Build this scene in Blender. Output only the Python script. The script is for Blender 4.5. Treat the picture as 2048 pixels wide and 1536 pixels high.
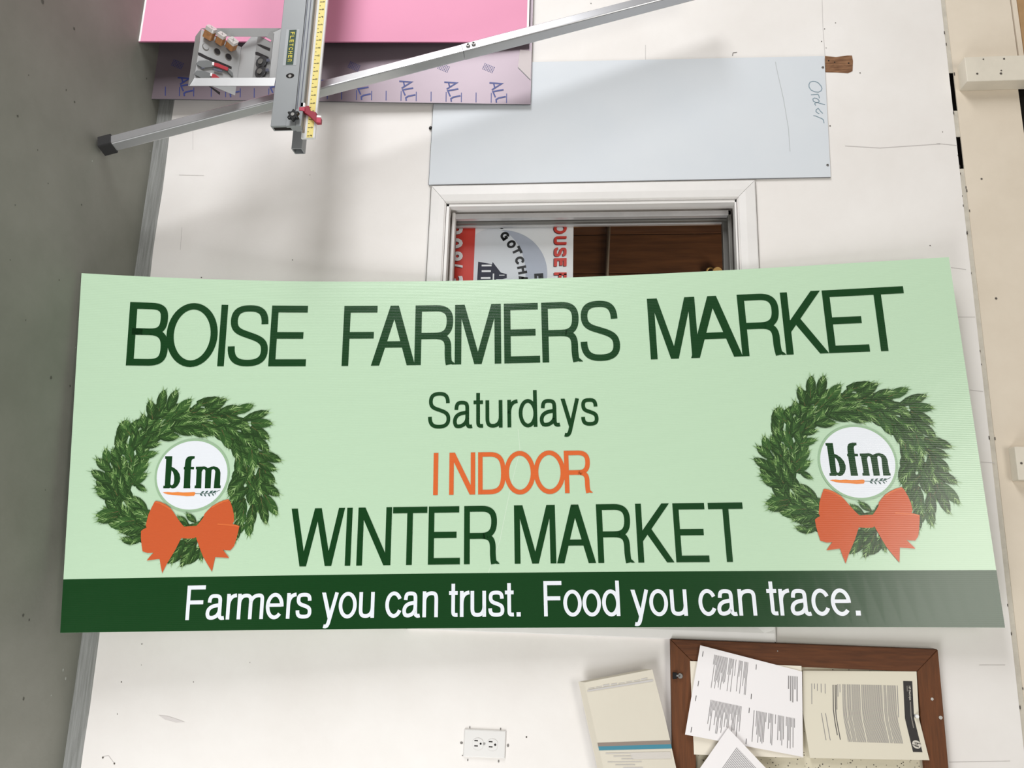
import bpy, bmesh, math, random
import numpy as np
from mathutils import Vector, Matrix

# ------------------------------------------------------------------ clear
for o in list(bpy.data.objects):
    bpy.data.objects.remove(o)
SC = bpy.context.scene
COL = SC.collection
rng = random.Random(7)

# ------------------------------------------------------------------ camera (phone held sideways: world up runs to the right of the frame)
FPX = 1528.2225
CAM = np.array([-0.485768, -2.160214, 1.417315])
IR = np.array([-0.0278607, 0.09083199, 0.99547643])     # frame right
ID = np.array([0.97500145, 0.22208746, 0.00702335])     # frame down
FW = np.array([-0.22044488, 0.97078665, -0.09474884])   # view direction
cd = bpy.data.cameras.new('camera')
cam = bpy.data.objects.new('camera', cd)
COL.objects.link(cam)
cd.sensor_fit = 'HORIZONTAL'
cd.sensor_width = 36.0
cd.lens = FPX * 36.0 / 2048.0
cd.clip_start = 0.02
M = Matrix.Identity(4)
for i in range(3):
    M[i][0] = IR[i]; M[i][1] = -ID[i]; M[i][2] = -FW[i]; M[i][3] = CAM[i]
cam.matrix_world = M
SC.camera = cam

# ------------------------------------------------------------------ world, lights, exposure
SC.view_settings.view_transform = 'Standard'
SC.view_settings.look = 'None'
SC.view_settings.gamma = 1.0
SC.view_settings.use_curve_mapping = False
SC.view_settings.exposure = 0.0
w = bpy.data.worlds.new('hall_ambient')
SC.world = w
w.use_nodes = True
bg = w.node_tree.nodes['Background']
bg.inputs[0].default_value = (1.0, 0.955, 0.89, 1)
bg.inputs[1].default_value = 0.20

def area(name, loc, target, sx, sy, power, color):
    l = bpy.data.lights.new(name, 'AREA')
    l.shape = 'RECTANGLE'; l.size = sx; l.size_y = sy
    l.energy = power; l.color = color
    o = bpy.data.objects.new(name, l)
    COL.objects.link(o)
    o.location = loc
    d = Vector(target) - Vector(loc)
    o.rotation_euler = d.to_track_quat('-Z', 'Y').to_euler()
    return o
area('side_fill_left', (-4.7, -2.8, 0.62), (-1.4, 0, 0.3), 2.4, 1.2, 145, (0.975, 0.98, 1.0))  # unseen fill light, added to brighten the lower left wall
area('side_fill_right', (1.75, -2.0, 0.55), (-0.3, 0, 0.3), 1.8, 1.0, 60, (0.975, 0.985, 1.0))  # unseen fill light, added to brighten the lower right wall
area('high_window_rear', (-0.30, -4.0, 4.15), (-0.5, 0, 1.6), 2.2, 1.4, 62, (1.0, 0.965, 0.90))

# ------------------------------------------------------------------ pixel helpers
def ray(x, y):
    return IR * ((x - 1024) / FPX) + ID * ((y - 768) / FPX) + FW
def P(x, y, Y=0.0):                       # point of the frame on a plane parallel to the wall
    d = ray(x, y)
    return CAM + d * ((Y - CAM[1]) / d[1])
def G(x, y, Z=0.0):                       # on a level plane
    d = ray(x, y)
    return CAM + d * ((Z - CAM[2]) / d[2])
def PL(x, y, o, n):                       # on any plane
    d = ray(x, y)
    return CAM + d * (np.dot(np.array(o) - CAM, n) / np.dot(d, n))

# ------------------------------------------------------------------ materials
def lin(c):
    c = c / 255.0
    return c / 12.92 if c <= 0.04045 else ((c + 0.055) / 1.055) ** 2.4
def rgb(r, g, b):
    return (lin(r), lin(g), lin(b), 1.0)
MATS = {}
def mat(name, col, rough=0.6, metal=0.0, spec=0.5, noise=0.0, nscale=8.0, bump=0.0, bscale=60.0, col2=None, stretch=None, flute=False, emit=None, aniso=0.0):
    if name in MATS:
        return MATS[name]
    m = bpy.data.materials.new(name)
    m.use_nodes = True
    nt = m.node_tree
    b = nt.nodes['Principled BSDF']
    b.inputs['Base Color'].default_value = col
    b.inputs['Roughness'].default_value = rough
    b.inputs['Metallic'].default_value = metal
    b.inputs['Specular IOR Level'].default_value = spec
    b.inputs['Anisotropic'].default_value = aniso
    tc = None
    if noise or bump or flute:
        tc = nt.nodes.new('ShaderNodeTexCoord')
        vec = tc.outputs['Object']
        if stretch:
            mp = nt.nodes.new('ShaderNodeMapping')
            mp.inputs['Scale'].default_value = stretch
            nt.links.new(vec, mp.inputs[0]); vec = mp.outputs[0]
    if noise:
        n = nt.nodes.new('ShaderNodeTexNoise')
        n.inputs['Scale'].default_value = nscale
        n.inputs['Detail'].default_value = 7
        n.inputs['Roughness'].default_value = 0.62
        nt.links.new(vec, n.inputs['Vector'])
        r = nt.nodes.new('ShaderNodeValToRGB')
        r.color_ramp.elements[0].position = 0.36
        r.color_ramp.elements[1].position = 0.66
        c2 = col2 or tuple(c * (1 - noise) for c in col[:3]) + (1,)
        r.color_ramp.elements[0].color = c2
        r.color_ramp.elements[1].color = col
        nt.links.new(n.outputs[0], r.inputs[0])
        nt.links.new(r.outputs[0], b.inputs['Base Color'])
    if bump:
        n2 = nt.nodes.new('ShaderNodeTexNoise')
        n2.inputs['Scale'].default_value = bscale
        n2.inputs['Detail'].default_value = 4
        nt.links.new(vec, n2.inputs['Vector'])
        bp = nt.nodes.new('ShaderNodeBump')
        bp.inputs['Strength'].default_value = bump
        bp.inputs['Distance'].default_value = 0.004
        nt.links.new(n2.outputs[0], bp.inputs['Height'])
        nt.links.new(bp.outputs[0], b.inputs['Normal'])
    if flute:                                # fine ribs of corrugated plastic, along the sheet
        uv = nt.nodes.new('ShaderNodeUVMap')
        sp = nt.nodes.new('ShaderNodeSeparateXYZ')
        nt.links.new(uv.outputs[0], sp.inputs[0])
        mu = nt.nodes.new('ShaderNodeMath'); mu.operation = 'MULTIPLY'
        mu.inputs[1].default_value = 2 * math.pi / 0.0048
        nt.links.new(sp.outputs[1], mu.inputs[0])
        si = nt.nodes.new('ShaderNodeMath'); si.operation = 'SINE'
        nt.links.new(mu.outputs[0], si.inputs[0])
        bp = nt.nodes.new('ShaderNodeBump')
        bp.inputs['Strength'].default_value = 0.10
        bp.inputs['Distance'].default_value = 0.0006
        nt.links.new(si.outputs[0], bp.inputs['Height'])
        nt.links.new(bp.outputs[0], b.inputs['Normal'])
    if emit:
        b.inputs['Emission Color'].default_value = emit[0]
        b.inputs['Emission Strength'].default_value = emit[1]
    MATS[name] = m
    return m

# ------------------------------------------------------------------ mesh helpers
def link(name, me, parent=None, mats=()):
    o = bpy.data.objects.new(name, me)
    COL.objects.link(o)
    for m in mats:
        me.materials.append(m)
    if parent is not None:
        o.parent = parent
        o.matrix_parent_inverse = parent.matrix_world.inverted()
    return o
def meshobj(name, verts, faces, m, parent=None, smooth=False, mi=None):
    me = bpy.data.meshes.new(name)
    me.from_pydata([tuple(float(c) for c in v) for v in verts], [], faces)
    ms = m if isinstance(m, (list, tuple)) else [m]
    o = link(name, me, parent, ms)
    if mi is not None:
        for p, i in zip(me.polygons, mi):
            p.material_index = i
    if smooth:
        for p in me.polygons:
            p.use_smooth = True
    me.update()
    return o
def recalc(o):
    bm = bmesh.new(); bm.from_mesh(o.data)
    bmesh.ops.recalc_face_normals(bm, faces=bm.faces)
    bm.to_mesh(o.data); bm.free()
    return o
def tag(o, label=None, cat=None, group=None, kind=None):
    if label: o['label'] = label
    if cat: o['category'] = cat
    if group: o['group'] = group
    if kind: o['kind'] = kind
    return o
def empty(name, loc, label=None, cat=None, group=None, kind=None):
    o = bpy.data.objects.new(name, None)
    COL.objects.link(o)
    o.location = [float(c) for c in loc]
    o.empty_display_size = 0.05
    bpy.context.view_layer.update()
    return tag(o, label, cat, group, kind)
HEX = [(0, 1, 2, 3), (7, 6, 5, 4), (0, 4, 5, 1), (1, 5, 6, 2), (2, 6, 7, 3), (3, 7, 4, 0)]
def hexa(name, front, back, m, parent=None, bevel=0.0):
    """solid between two quads"""
    o = meshobj(name, list(front) + list(back), HEX, m, parent)
    bm = bmesh.new(); bm.from_mesh(o.data)
    bmesh.ops.recalc_face_normals(bm, faces=bm.faces)
    if bevel:
        bmesh.ops.bevel(bm, geom=bm.edges[:], offset=bevel, segments=2, affect='EDGES', profile=0.5)
    bm.to_mesh(o.data); bm.free()
    return o
def box(name, x0, x1, y0, y1, z0, z1, m, parent=None, bevel=0.0):
    f = [(x0, y0, z0), (x1, y0, z0), (x1, y0, z1), (x0, y0, z1)]
    b = [(x0, y1, z0), (x1, y1, z0), (x1, y1, z1), (x0, y1, z1)]
    return hexa(name, f, b, m, parent, bevel)
def slab(name, pts, off, m, parent=None, bevel=0.0):
    """polygon pts (3D) given thickness along vector off"""
    n = len(pts)
    a = [np.array(p, float) for p in pts]
    b = [p + np.array(off) for p in a]
    f = [tuple(range(n)), tuple(range(2 * n - 1, n - 1, -1))]
    for i in range(n):
        j = (i + 1) % n
        f.append((i, i + n, j + n, j))
    o = meshobj(name, a + b, f, m, parent)
    bm = bmesh.new(); bm.from_mesh(o.data)
    bmesh.ops.recalc_face_normals(bm, faces=bm.faces)
    if bevel:
        bmesh.ops.bevel(bm, geom=bm.edges[:], offset=bevel, segments=1, affect='EDGES')
    bm.to_mesh(o.data); bm.free()
    return o
def frame_of(d):
    d = np.array(d, float); d /= np.linalg.norm(d)
    a = np.array([0, 0, 1.0]) if abs(d[2]) < 0.9 else np.array([0, 1.0, 0])
    u = np.cross(d, a); u /= np.linalg.norm(u)
    return d, u, np.cross(d, u)
def rod(name, p0, p1, r, m, parent=None, seg=16, r1=None, smooth=True):
    p0 = np.array(p0, float); p1 = np.array(p1, float)
    d, u, v = frame_of(p1 - p0)
    r1 = r if r1 is None else r1
    vs = []
    for p, q in ((p0, r), (p1, r1)):
        for k in range(seg):
            t = 2 * math.pi * k / seg
            vs.append(p + q * (math.cos(t) * u + math.sin(t) * v))
    f = [(k, (k + 1) % seg, seg + (k + 1) % seg, seg + k) for k in range(seg)]
    f += [tuple(range(seg))[::-1], tuple(range(seg, 2 * seg))]
    o = meshobj(name, vs, f, m, parent)
    recalc(o)
    if smooth:
        for p in o.data.polygons:
            p.use_smooth = len(p.vertices) == 4
    return o
def sqtube(name, p0, p1, half, m, parent=None, roll=0.0, wall=0.003, bevel=0.002, ref=(0, 1, 0)):
    """hollow square tube with open ends"""
    p0 = np.array(p0, float); p1 = np.array(p1, float)
    d = (p1 - p0) / np.linalg.norm(p1 - p0)
    a = np.array(ref, float); a = a - d * np.dot(a, d); a /= np.linalg.norm(a)
    b = np.cross(d, a)
    ca, sa = math.cos(roll), math.sin(roll)
    u, v = ca * a + sa * b, -sa * a + ca * b
    vs = []
    def ring(p, h, bv):
        out = []
        for c0 in (0, 1, 2, 3):
            sx, sy = ((1, 1), (-1, 1), (-1, -1), (1, -1))[c0]
            for k in range(4):
                t = math.radians(90 * c0 + 30 * k)
                out.append(p + u * (sx * (h - bv) + bv * math.cos(t)) + v * (sy * (h - bv) + bv * math.sin(t)))
        return out
    R = [ring(p0, half, bevel), ring(p1, half, bevel), ring(p1, half - wall, bevel * .5), ring(p0, half - wall, bevel * .5)]
    for r_ in R: vs += r_
    f = []
    for s in range(4):
        t = (s + 1) % 4
        for k in range(16):
            f.append((s * 16 + k, s * 16 + (k + 1) % 16, t * 16 + (k + 1) % 16, t * 16 + k))
    o = recalc(meshobj(name, vs, f, m, parent))
    return o
def disc_flat(cx, cy, rx, ry, n=24, a0=0.0):
    return [(cx + rx * math.cos(a0 + 2 * math.pi * k / n), cy + ry * math.sin(a0 + 2 * math.pi * k / n)) for k in range(n)]

# ------------------------------------------------------------------ stroke lettering (x right, y up, in any unit)
def bez(p0, p1, p2, p3, n=10):
    out = []
    for i in range(1, n + 1):
        t = i / n; s = 1 - t
        out.append((s**3*p0[0]+3*s*s*t*p1[0]+3*s*t*t*p2[0]+t**3*p3[0], s**3*p0[1]+3*s*s*t*p1[1]+3*s*t*t*p2[1]+t**3*p3[1]))
    return out
def path(*seg):
    pts = [seg[0]]
    for s in seg[1:]:
        if len(s) == 2 and not isinstance(s[0], tuple):
            pts.append(s)
        else:
            pts += bez(pts[-1], *s)
    return pts
def ell(cx, cy, rx, ry, a0, a1, n=28):
    return [(cx + rx * math.cos(math.radians(a0 + (a1 - a0) * k / n)), cy + ry * math.sin(math.radians(a0 + (a1 - a0) * k / n))) for k in range(n + 1)]
def stroke(pts, t, closed=False):
    """polyline to quads of constant width, mitred"""
    n = len(pts); q = []
    L, R = [], []
    for i in range(n):
        if closed:
            a, b = pts[i - 1], pts[(i + 1) % n]
        else:
            a, b = pts[max(i - 1, 0)], pts[min(i + 1, n - 1)]
        def nrm(p, r):
            dx, dy = r[0] - p[0], r[1] - p[1]; l = math.hypot(dx, dy) or 1
            return (-dy / l, dx / l)
        if i in (0, n - 1) and not closed:
            nx, ny = nrm(a, b); k = t / 2
        else:
            n1, n2 = nrm(a, pts[i]), nrm(pts[i], b)
            nx, ny = n1[0] + n2[0], n1[1] + n2[1]; l = math.hypot(nx, ny) or 1
            nx /= l; ny /= l
            k = t / 2 / max(0.35, nx * n1[0] + ny * n1[1])
        L.append((pts[i][0] + nx * k, pts[i][1] + ny * k)); R.append((pts[i][0] - nx * k, pts[i][1] - ny * k))
    for i in range(n if closed else n - 1):
        j = (i + 1) % n
        q.append([L[i], R[i], R[j], L[j]])
    return q
def rect(x0, y0, x1, y1):
    return [[(x0, y0), (x1, y0), (x1, y1), (x0, y1)]]
def para(x0, y0, x1, y1, wx):
    return [[(x0, y0), (x0 + wx, y0), (x1 + wx, y1), (x1, y1)]]
def glyph(c, w, H, t, xh=None):
    """polygons of a grotesque letter, left edge 0, width w, cap height H, stem t"""
    xh = xh or H * 0.74
    h = t / 2; q = []
    def st(p, closed=False): q.extend(stroke(p, t, closed))
    if c == 'I': q += rect(0, 0, w, H)
    elif c == '.': q += rect(0, 0, w, w)
    elif c in 'EF':
        q += rect(0, 0, t, H) + rect(t, H - t * 1.08, w * .97, H) + rect(t, H * .45, w * .89, H * .45 + t * 1.05)
        if c == 'E': q += rect(t, 0, w, t * 1.08)
    elif c == 'T': q += rect(0, H - t * 1.08, w, H) + rect(w / 2 - h, 0, w / 2 + h, H - t * 1.08)
    elif c == 'L': q += rect(0, 0, t, H) + rect(t, 0, w, t)
    elif c == 'H': q += rect(0, 0, t, H) + rect(w - t, 0, w, H) + rect(t, H * .46, w - t, H * .46 + t)
    elif c == 'A':
        wx = t * 1.06
        q += para(0, 0, w / 2 - wx * .6, H, wx * 1.18) + para(w - wx * 1.18, 0, w / 2 - wx * .58, H, wx * 1.18)
        q += rect(w * .2, H * .295, w * .8, H * .295 + t)
    elif c == 'M':
        wx = t * 1.08
        q += rect(0, 0, t, H) + rect(w - t, 0, w, H)
        q += para(w / 2 - wx * .52, 0, .4 * t, H, wx) + para(w / 2 - wx * .48, 0, w - .4 * t - wx, H, wx)
    elif c == 'N': q += rect(0, 0, t, H) + rect(w - t, 0, w, H) + para(w - t * 1.22, 0, 0, H, t * 1.22)
    elif c == 'W':
        wx = t * 1.08
        q += para(w * .27 - wx * .55, 0, 0, H, wx) + para(w * .27 - wx * .5, 0, w * .5 - wx * .55, H, wx) + para(w * .73 - wx * .5, 0, w * .5 - wx * .45, H, wx) + para(w * .73 - wx * .45, 0, w - wx, H, wx)
    elif c == 'K':
        q += rect(0, 0, t, H)
        q += [[(t * .9, H * .345), (t * .9, H * .525), (w - t * 1.55, H), (w - t * .25, H)]]
        q += [[(w * .38, H * .60), (w * .30, H * .47), (w - t * 1.22, 0), (w, 0)]]
    elif c in 'OQ': st(ell(w / 2, H / 2, w / 2 - h, H / 2 * 1.03 - h, 0, 360, 48)[:-1], True)
    elif c == 'D':
        q += rect(0, 0, t, H)
        st(path((h, H - h), (w * .42, H - h), ((w * .82, H - h), (w - h, H * .8), (w - h, H * .5)), ((w - h, H * .2), (w * .82, h), (w * .42, h)), (h, h)))
    elif c == 'B':
        q += rect(0, 0, t, H)
        st(path((h, H - h), (w * .52, H - h), ((w * .82, H - h), (w * .95 - h, H * .87), (w * .95 - h, H * .755)), ((w * .95 - h, H * .62), (w * .82, H * .535), (w * .52, H * .535)), (h, H * .535)))
        st(path((h, H * .535), (w * .52, H * .535), ((w * .86, H * .535), (w - h, H * .42), (w - h, H * .285)), ((w - h, H * .12), (w * .84, h), (w * .52, h)), (h, h)))
    elif c in 'RP':
        q += rect(0, 0, t, H)
        m = H * .48
        st(path((h, H - h), (w * .50, H - h), ((w * .78, H - h), (w * .93 - h, H * .86), (w * .93 - h, H * .735)), ((w * .93 - h, H * .58), (w * .78, m), (w * .50, m)), (h, m)))
        if c == 'R':
            st(path((w * .45, m), ((w * .78, m), (w * .89 - h, H * .40), (w * .89 - h, H * .25)), ((w * .885 - h, H * .15), (w * .90 - h, H * .06), (w * .92 - h, 0))))
            q += [[(w * .90, 0), (w, 0), (w * .95, H * .035), (w * .90, H * .06)]]
    elif c in 'Ss':
        if c == 's': H = xh
        l = h + w * .03; r = w - h
        st(path((r - w * .03, H * .69), ((r - w * .03, H * .90), (w * .74, H - h), (w * .5, H - h)), ((w * .24, H - h), (l, H * .89), (l, H * .74)), ((l, H * .57), (w * .3, H * .55), (w * .52, H * .50)), ((w * .8, H * .44), (r, H * .40), (r, H * .255)), ((r, H * .10), (w * .75, h), (w * .5, h)), ((w * .22, h), (h, H * .12), (h, H * .32))))
    elif c == 'C' or c == 'c':
        if c == 'c': H = xh
        st(ell(w * .52, H / 2, w * .52 - h, H / 2 * 1.02 - h, 30, 330, 36))
    elif c == 'G':
        st(ell(w * .52, H / 2, w * .52 - h, H / 2 - h, 40, 345, 36)); q += rect(w * .55, H * .4, w, H * .4 + t) + rect(w - t, 0, w, H * .45)
    elif c == 'U': st(path((h, H), (h, H * .35), ((h, h), (w * .3, h), (w / 2, h)), ((w * .7, h), (w - h, h), (w - h, H * .35)), (w - h, H)))
    elif c == 'o': st(ell(w / 2, xh / 2, w / 2 - h, xh / 2 * 1.03 - h, 0, 360, 40)[:-1], True)
    elif c == 'e':
        st(ell(w / 2, xh / 2, w / 2 - h, xh / 2 * 1.03 - h, -3, 318, 40)); q += rect(h, xh * .47, w - h * 1.2, xh * .47 + t * .9)
    elif c == 'a':
        sx = w * .84 - h
        st(path((h + w * .07, xh * .67), ((h + w * .08, xh * .88), (w * .24, xh - h), (w * .44, xh - h)), ((w * .70, xh - h), (sx, xh * .88), (sx, xh * .70)), (sx, xh * .22), ((sx, xh * .05), (w * .86, h * .6), (w, h * 1.0))))
        st(path((sx, xh * .60), ((sx * .9, xh * .53), (w * .42, xh * .58), (w * .22, xh * .46)), ((h * .6, xh * .36), (h * .6, xh * .16), (w * .18, h * 1.25)), ((w * .36, h * .4), (sx, xh * .12), (sx, xh * .40))))
    elif c == 'd':
        q += rect(w - t, 0, w, H); st(ell(w * .5, xh / 2, w * .5 - h, xh / 2 * 1.03 - h, 0, 360, 36)[:-1], True)
    elif c == 'n':
        q += rect(0, 0, t, xh); st(path((h, xh * .60), ((h, xh * .85), (w * .36, xh - h), (w * .58, xh - h)), ((w * .85, xh - h), (w - h, xh * .85), (w - h, xh * .64)), (w - h, 0)))
    elif c == 'm':
        q += rect(0, 0, t, xh)
        st(path((h, xh * .6), ((h, xh * .85), (w * .2, xh - h), (w * .32, xh - h)), ((w * .46, xh - h), (w * .5, xh * .85), (w * .5, xh * .68)), (w * .5, 0)))
        st(path((w * .5, xh * .6), ((w * .5, xh * .85), (w * .68, xh - h), (w * .79, xh - h)), ((w * .94, xh - h), (w - h, xh * .85), (w - h, xh * .68)), (w - h, 0)))
    elif c == 'r':
        q += rect(0, 0, t, xh); st(path((h, xh * .50), ((h, xh * .80), (w * .5, xh - h), (w, xh - h * .8))))
    elif c == 'u':
        q += rect(w - t, 0, w, xh); st(path((h, xh), (h, xh * .34), ((h, xh * .12), (w * .22, h), (w * .45, h)), ((w * .68, h), (w - h, xh * .16), (w - h, xh * .42))))
    elif c == 't':
        q += rect(0, xh - t, w, xh)
        st(path((w * .48, H * .95), (w * .48, xh * .22), ((w * .48, h), (w * .62, h), (w, h * 1.1))))
    elif c == 'y':
        wx = t * 1.1
        q += para(w / 2 - wx * .5, 0, 0, xh, wx)
        st(path((w - wx * .55, xh), (w * .45, -xh * .16), ((w * .38, -xh * .32), (w * .3, -xh * .33), (w * .16, -xh * .30))))
    return q

# ------------------------------------------------------------------ THE SETTING
M_wall = mat('white_wall_paint', rgb(238, 234, 230), 0.55, noise=0.05, nscale=2.2, bump=0.12, bscale=35, col2=rgb(230, 225, 220))
M_upper = mat('upper_wall_dimmed', rgb(224, 212, 194), 0.6, noise=0.05, nscale=3.0, bump=0.12, bscale=35, col2=rgb(214, 201, 182))  # darker beige carries the weaker, warmer light on the upper wall
M_trim = mat('trim_paint', rgb(232, 229, 226), 0.45, noise=0.04, nscale=14, bump=0.05, bscale=30)
M_floor = mat('grey_floor_paint', rgb(140, 140, 131), 0.62, noise=0.12, nscale=1.4, bump=0.10, bscale=70, col2=rgb(119, 120, 110))
M_base = mat('grey_base_paint', rgb(150, 151, 148), 0.6, noise=0.22, nscale=5.0, stretch=(1.5, 10, 40), bump=0.3, bscale=30, col2=rgb(122, 123, 119))
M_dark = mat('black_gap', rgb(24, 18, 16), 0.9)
M_mark = mat('dark_mark', rgb(86, 80, 74), 0.9)

# window opening in the wall
WX0 = P(900, 409.5)[0]; WX1 = -0.33
WZ0 = P(894, 410)[2]; WZ1 = P(1472, 404)[2]
ZSEAM0 = P(1896, 130)[2]; ZSEAM1 = ZSEAM0 + 0.0135
XL, XR = -6.0, 3.4
WT = 0.14
xs = [XL, WX0, WX1, XR]; zs = [0, WZ0, WZ1, ZSEAM0]
vs, fs = [], []
def wq(a, b, c, d):
    k = len(vs); vs.extend([a, b, c, d]); fs.append((k, k + 1, k + 2, k + 3))
for i in range(3):
    for j in range(3):
        if i == 1 and j == 1: continue
        x0, x1, z0, z1 = xs[i], xs[i + 1], zs[j], zs[j + 1]
        wq((x0, 0, z0), (x1, 0, z0), (x1, 0, z1), (x0, 0, z1))
        wq((x1, WT, z0), (x0, WT, z0), (x0, WT, z1), (x1, WT, z1))
wq((WX0, 0, WZ0), (WX1, 0, WZ0), (WX1, WT, WZ0), (WX0, WT, WZ0))
wq((WX0, 0, WZ1), (WX0, WT, WZ1), (WX1, WT, WZ1), (WX1, 0, WZ1))
wq((WX0, 0, WZ0), (WX0, WT, WZ0), (WX0, WT, WZ1), (WX0, 0, WZ1))
wq((WX1, 0, WZ0), (WX1, 0, WZ1), (WX1, WT, WZ1), (WX1, WT, WZ0))
wq((XL, 0, ZSEAM0), (XR, 0, ZSEAM0), (XR, WT, ZSEAM0), (XL, WT, ZSEAM0))
wq((XL, 0, 0), (XL, WT, 0), (XR, WT, 0), (XR, 0, 0))
wall = tag(meshobj('wall_back', vs, fs, M_wall), kind='structure')
bm = bmesh.new(); bm.from_mesh(wall.data); bmesh.ops.remove_doubles(bm, verts=bm.verts, dist=1e-5); bmesh.ops.recalc_face_normals(bm, faces=bm.faces); bm.to_mesh(wall.data); bm.free()

floor = tag(box('floor', XL, XR, -6.0, WT, -0.08, 0.0, M_floor), kind='structure')
# painted base band with a slightly wavy upper edge
n = 90
vs, fs = [], []
for k in range(n + 1):
    x = XL + (XR - XL) * k / n
    zt = 0.050 + 0.0016 * math.sin(k * 1.7) + 0.0012 * rng.uniform(-1, 1)
    vs += [(x, -0.004, 0.0), (x, -0.004, zt - 0.004), (x, 0.0, zt)]
for k in range(n):
    a = 3 * k; b = a + 3
    fs += [(a, b, b + 1, a + 1), (a + 1, b + 1, b + 2, a + 2)]
tag(meshobj('baseboard_back', vs, fs, M_base), kind='structure')

M_stain = mat('floor_stain_dark', rgb(84, 84, 76), 0.8); M_chip = mat('floor_chip_pale', rgb(176, 178, 172), 0.8)
def stain(x, y, r, m):
    p = G(x, y); a0 = rng.uniform(0, 3)
    meshobj('floor_stain', [(p[0] + r * rng.uniform(.6, 1.5) * math.cos(a0 + k * .785), p[1] + r * rng.uniform(.6, 1.2) * math.sin(a0 + k * .785), .0006) for k in range(8)], [tuple(range(8))], m, floor)
for x, y, r in [(85, 4, .006), (148, 57, .004), (149, 204, .004), (293, 157, .003), (35, 232, .003), (163, 410, .003), (96, 367, .002), (47, 1397, .004), (46, 1230, .004), (58, 1240, .003), (51, 640, .002), (102, 756, .004), (140, 772, .003), (30, 410, .002), (57, 150, .002), (75, 300, .002), (132, 180, .003), (118, 560, .002), (20, 520, .002), (90, 980, .002)]:
    stain(x, y, r, M_stain)
for x, y, r in [(126, 1340, .0032), (131, 1357, .0032), (102, 1391, .002), (300, 302, .003), (151, 695, .002), (184, 322, .002)]:
    stain(x, y, r, M_chip)
# upper wall panel above the horizontal seam
Ztop = 3.05
zc = P(2024, 30)[2]                      # top of the white panel at the far end
xblk = P(2040, 172)[0]; xgap = P(2040, 330)[0]
zgap = P(2043, 230)[2]
upper = empty('wall_upper', (0, 0, ZSEAM1), kind='structure')
box('panel', XL, xblk - 0.10, 0.0, WT, ZSEAM1, zc, M_upper, upper)
box('panel', xblk - 0.10, xblk, 0.0, WT, ZSEAM1, zc, M_upper, upper)
box('panel', xblk, xgap, 0.0, WT, ZSEAM1, zgap, M_upper, upper)
box('panel', xgap, XR, 0.0, WT, ZSEAM1, Ztop, M_upper, upper)
box('cavity_shade', xblk - 0.02, xgap + 0.02, 0.06, WT, zgap - 0.01, Ztop, M_dark, upper)  # black box stands in for the shade inside the opening
box('cover_strip', XL, xblk - 0.02, -0.001, WT, zc + 0.004, zc + 0.018, M_upper, upper)
M_osb = mat('tan_fibreboard', rgb(178, 142, 100), 0.8, noise=0.18, nscale=12, bump=0.2, bscale=60)
box('fibreboard', XL, xblk - 0.02, -0.004, WT, zc + 0.019, Ztop, M_osb, upper)
box('backing', XL, xblk, 0.03, WT, zc - 0.005, zc + 0.03, M_dark, upper)
# seam between the panels: filler with two empty slots
M_fill = mat('seam_filler', rgb(205, 198, 184), 0.8, noise=0.15, nscale=30, bump=0.3, bscale=80)
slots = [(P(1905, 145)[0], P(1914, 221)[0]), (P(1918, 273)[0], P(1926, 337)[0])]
M_black = mat('slot_shade_black', rgb(10, 8, 8), 1.0, spec=0.0)
seam = empty('trim_1', (0, 0, ZSEAM0), kind='structure')
xa = XL
for s0, s1 in slots + [(XR, XR)]:
    box('seam_filler', xa, s0, 0.0015, 0.02, ZSEAM0, ZSEAM1, M_fill, seam)
    if s1 > s0: box('slot_shade', s0, s1, 0.004, 0.02, ZSEAM0, ZSEAM1, M_black, seam)  # black box painted as the shaded depth of an empty slot
    xa = s1
box('seam_backing', XL, XR, 0.028, 0.04, ZSEAM0 - .005, ZSEAM1 + .005, M_dark, seam)
for dx in range(46):                      # flaking edge crumbs along the seam
    x = rng.uniform(-2.1, -0.1); z = ZSEAM0 + rng.choice([0.0, 0.0, 0.0135]) + rng.uniform(-.002, .001)
    s = rng.uniform(.0015, .004)
    if dx % 2 == 0:
        box('paint_flake', x, x + s * 2.5, -0.0012, 0.0005, z, z + s * .6, M_mark, seam)

# tiny nail holes and scuffs on the wall
def wallmark(x, y, r, m=None, name='nail_hole', ry=None):
    p = P(x, y)
    vs = [p + np.array([(ry or r) * math.cos(2 * math.pi * k / 8), -0.0007, r * math.sin(2 * math.pi * k / 8)]) for k in range(8)]
    meshobj(name, vs, [tuple(range(8))], m or M_mark, wall)
for x, y, r in [(243, 1364, .0018), (235, 1428, .0014), (387, 1364, .0013), (1053, 1474, .0022), (1643, 83, .0018), (1649, 58, .0018), (1652, 96, .0014), (1182, 7, .0018), (1671, 46, .0016), (1860, 491, .0018), (206, 1515, .0028), (229, 1527, .0026), (1885, 264, .0013), (1660, 252, .0022), (1963, 358, .003), (1992, 597, .0035), (1720, 146, .002), (620, 350, .0012), (585, 520, .0016), (403, 555, .0022), (500, 1325, .001), (284, 1288, .0016), (283, 1330, .001)]:
    wallmark(x, y, r)
M_scuff = mat('grey_scuff', rgb(196, 191, 188), 0.8)
def scuff(pts, wd, m=M_scuff):
    q3 = []
    p = [P(*a) for a in pts]
    st = stroke([(a[0], a[2]) for a in p], wd)
    v = []; f = []
    for qd in st:
        k = len(v); v += [(a[0], -0.0006, a[1]) for a in qd]; f.append((k, k + 1, k + 2, k + 3))
    meshobj('scuff_mark', v, f, m, wall)
meshobj('scuff_mark', [P(x_, y_, -.0006) for x_, y_ in [(317, 1430.5), (335, 1432), (352, 1437.5), (370, 1444), (352, 1445), (330, 1439)]], [(0, 1, 2, 3, 4, 5)], mat('pale_scuff', rgb(212, 206, 203), .8), wall)
scuff([(208, 1513), (217, 1511), (229, 1527)], 0.0012)
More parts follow.
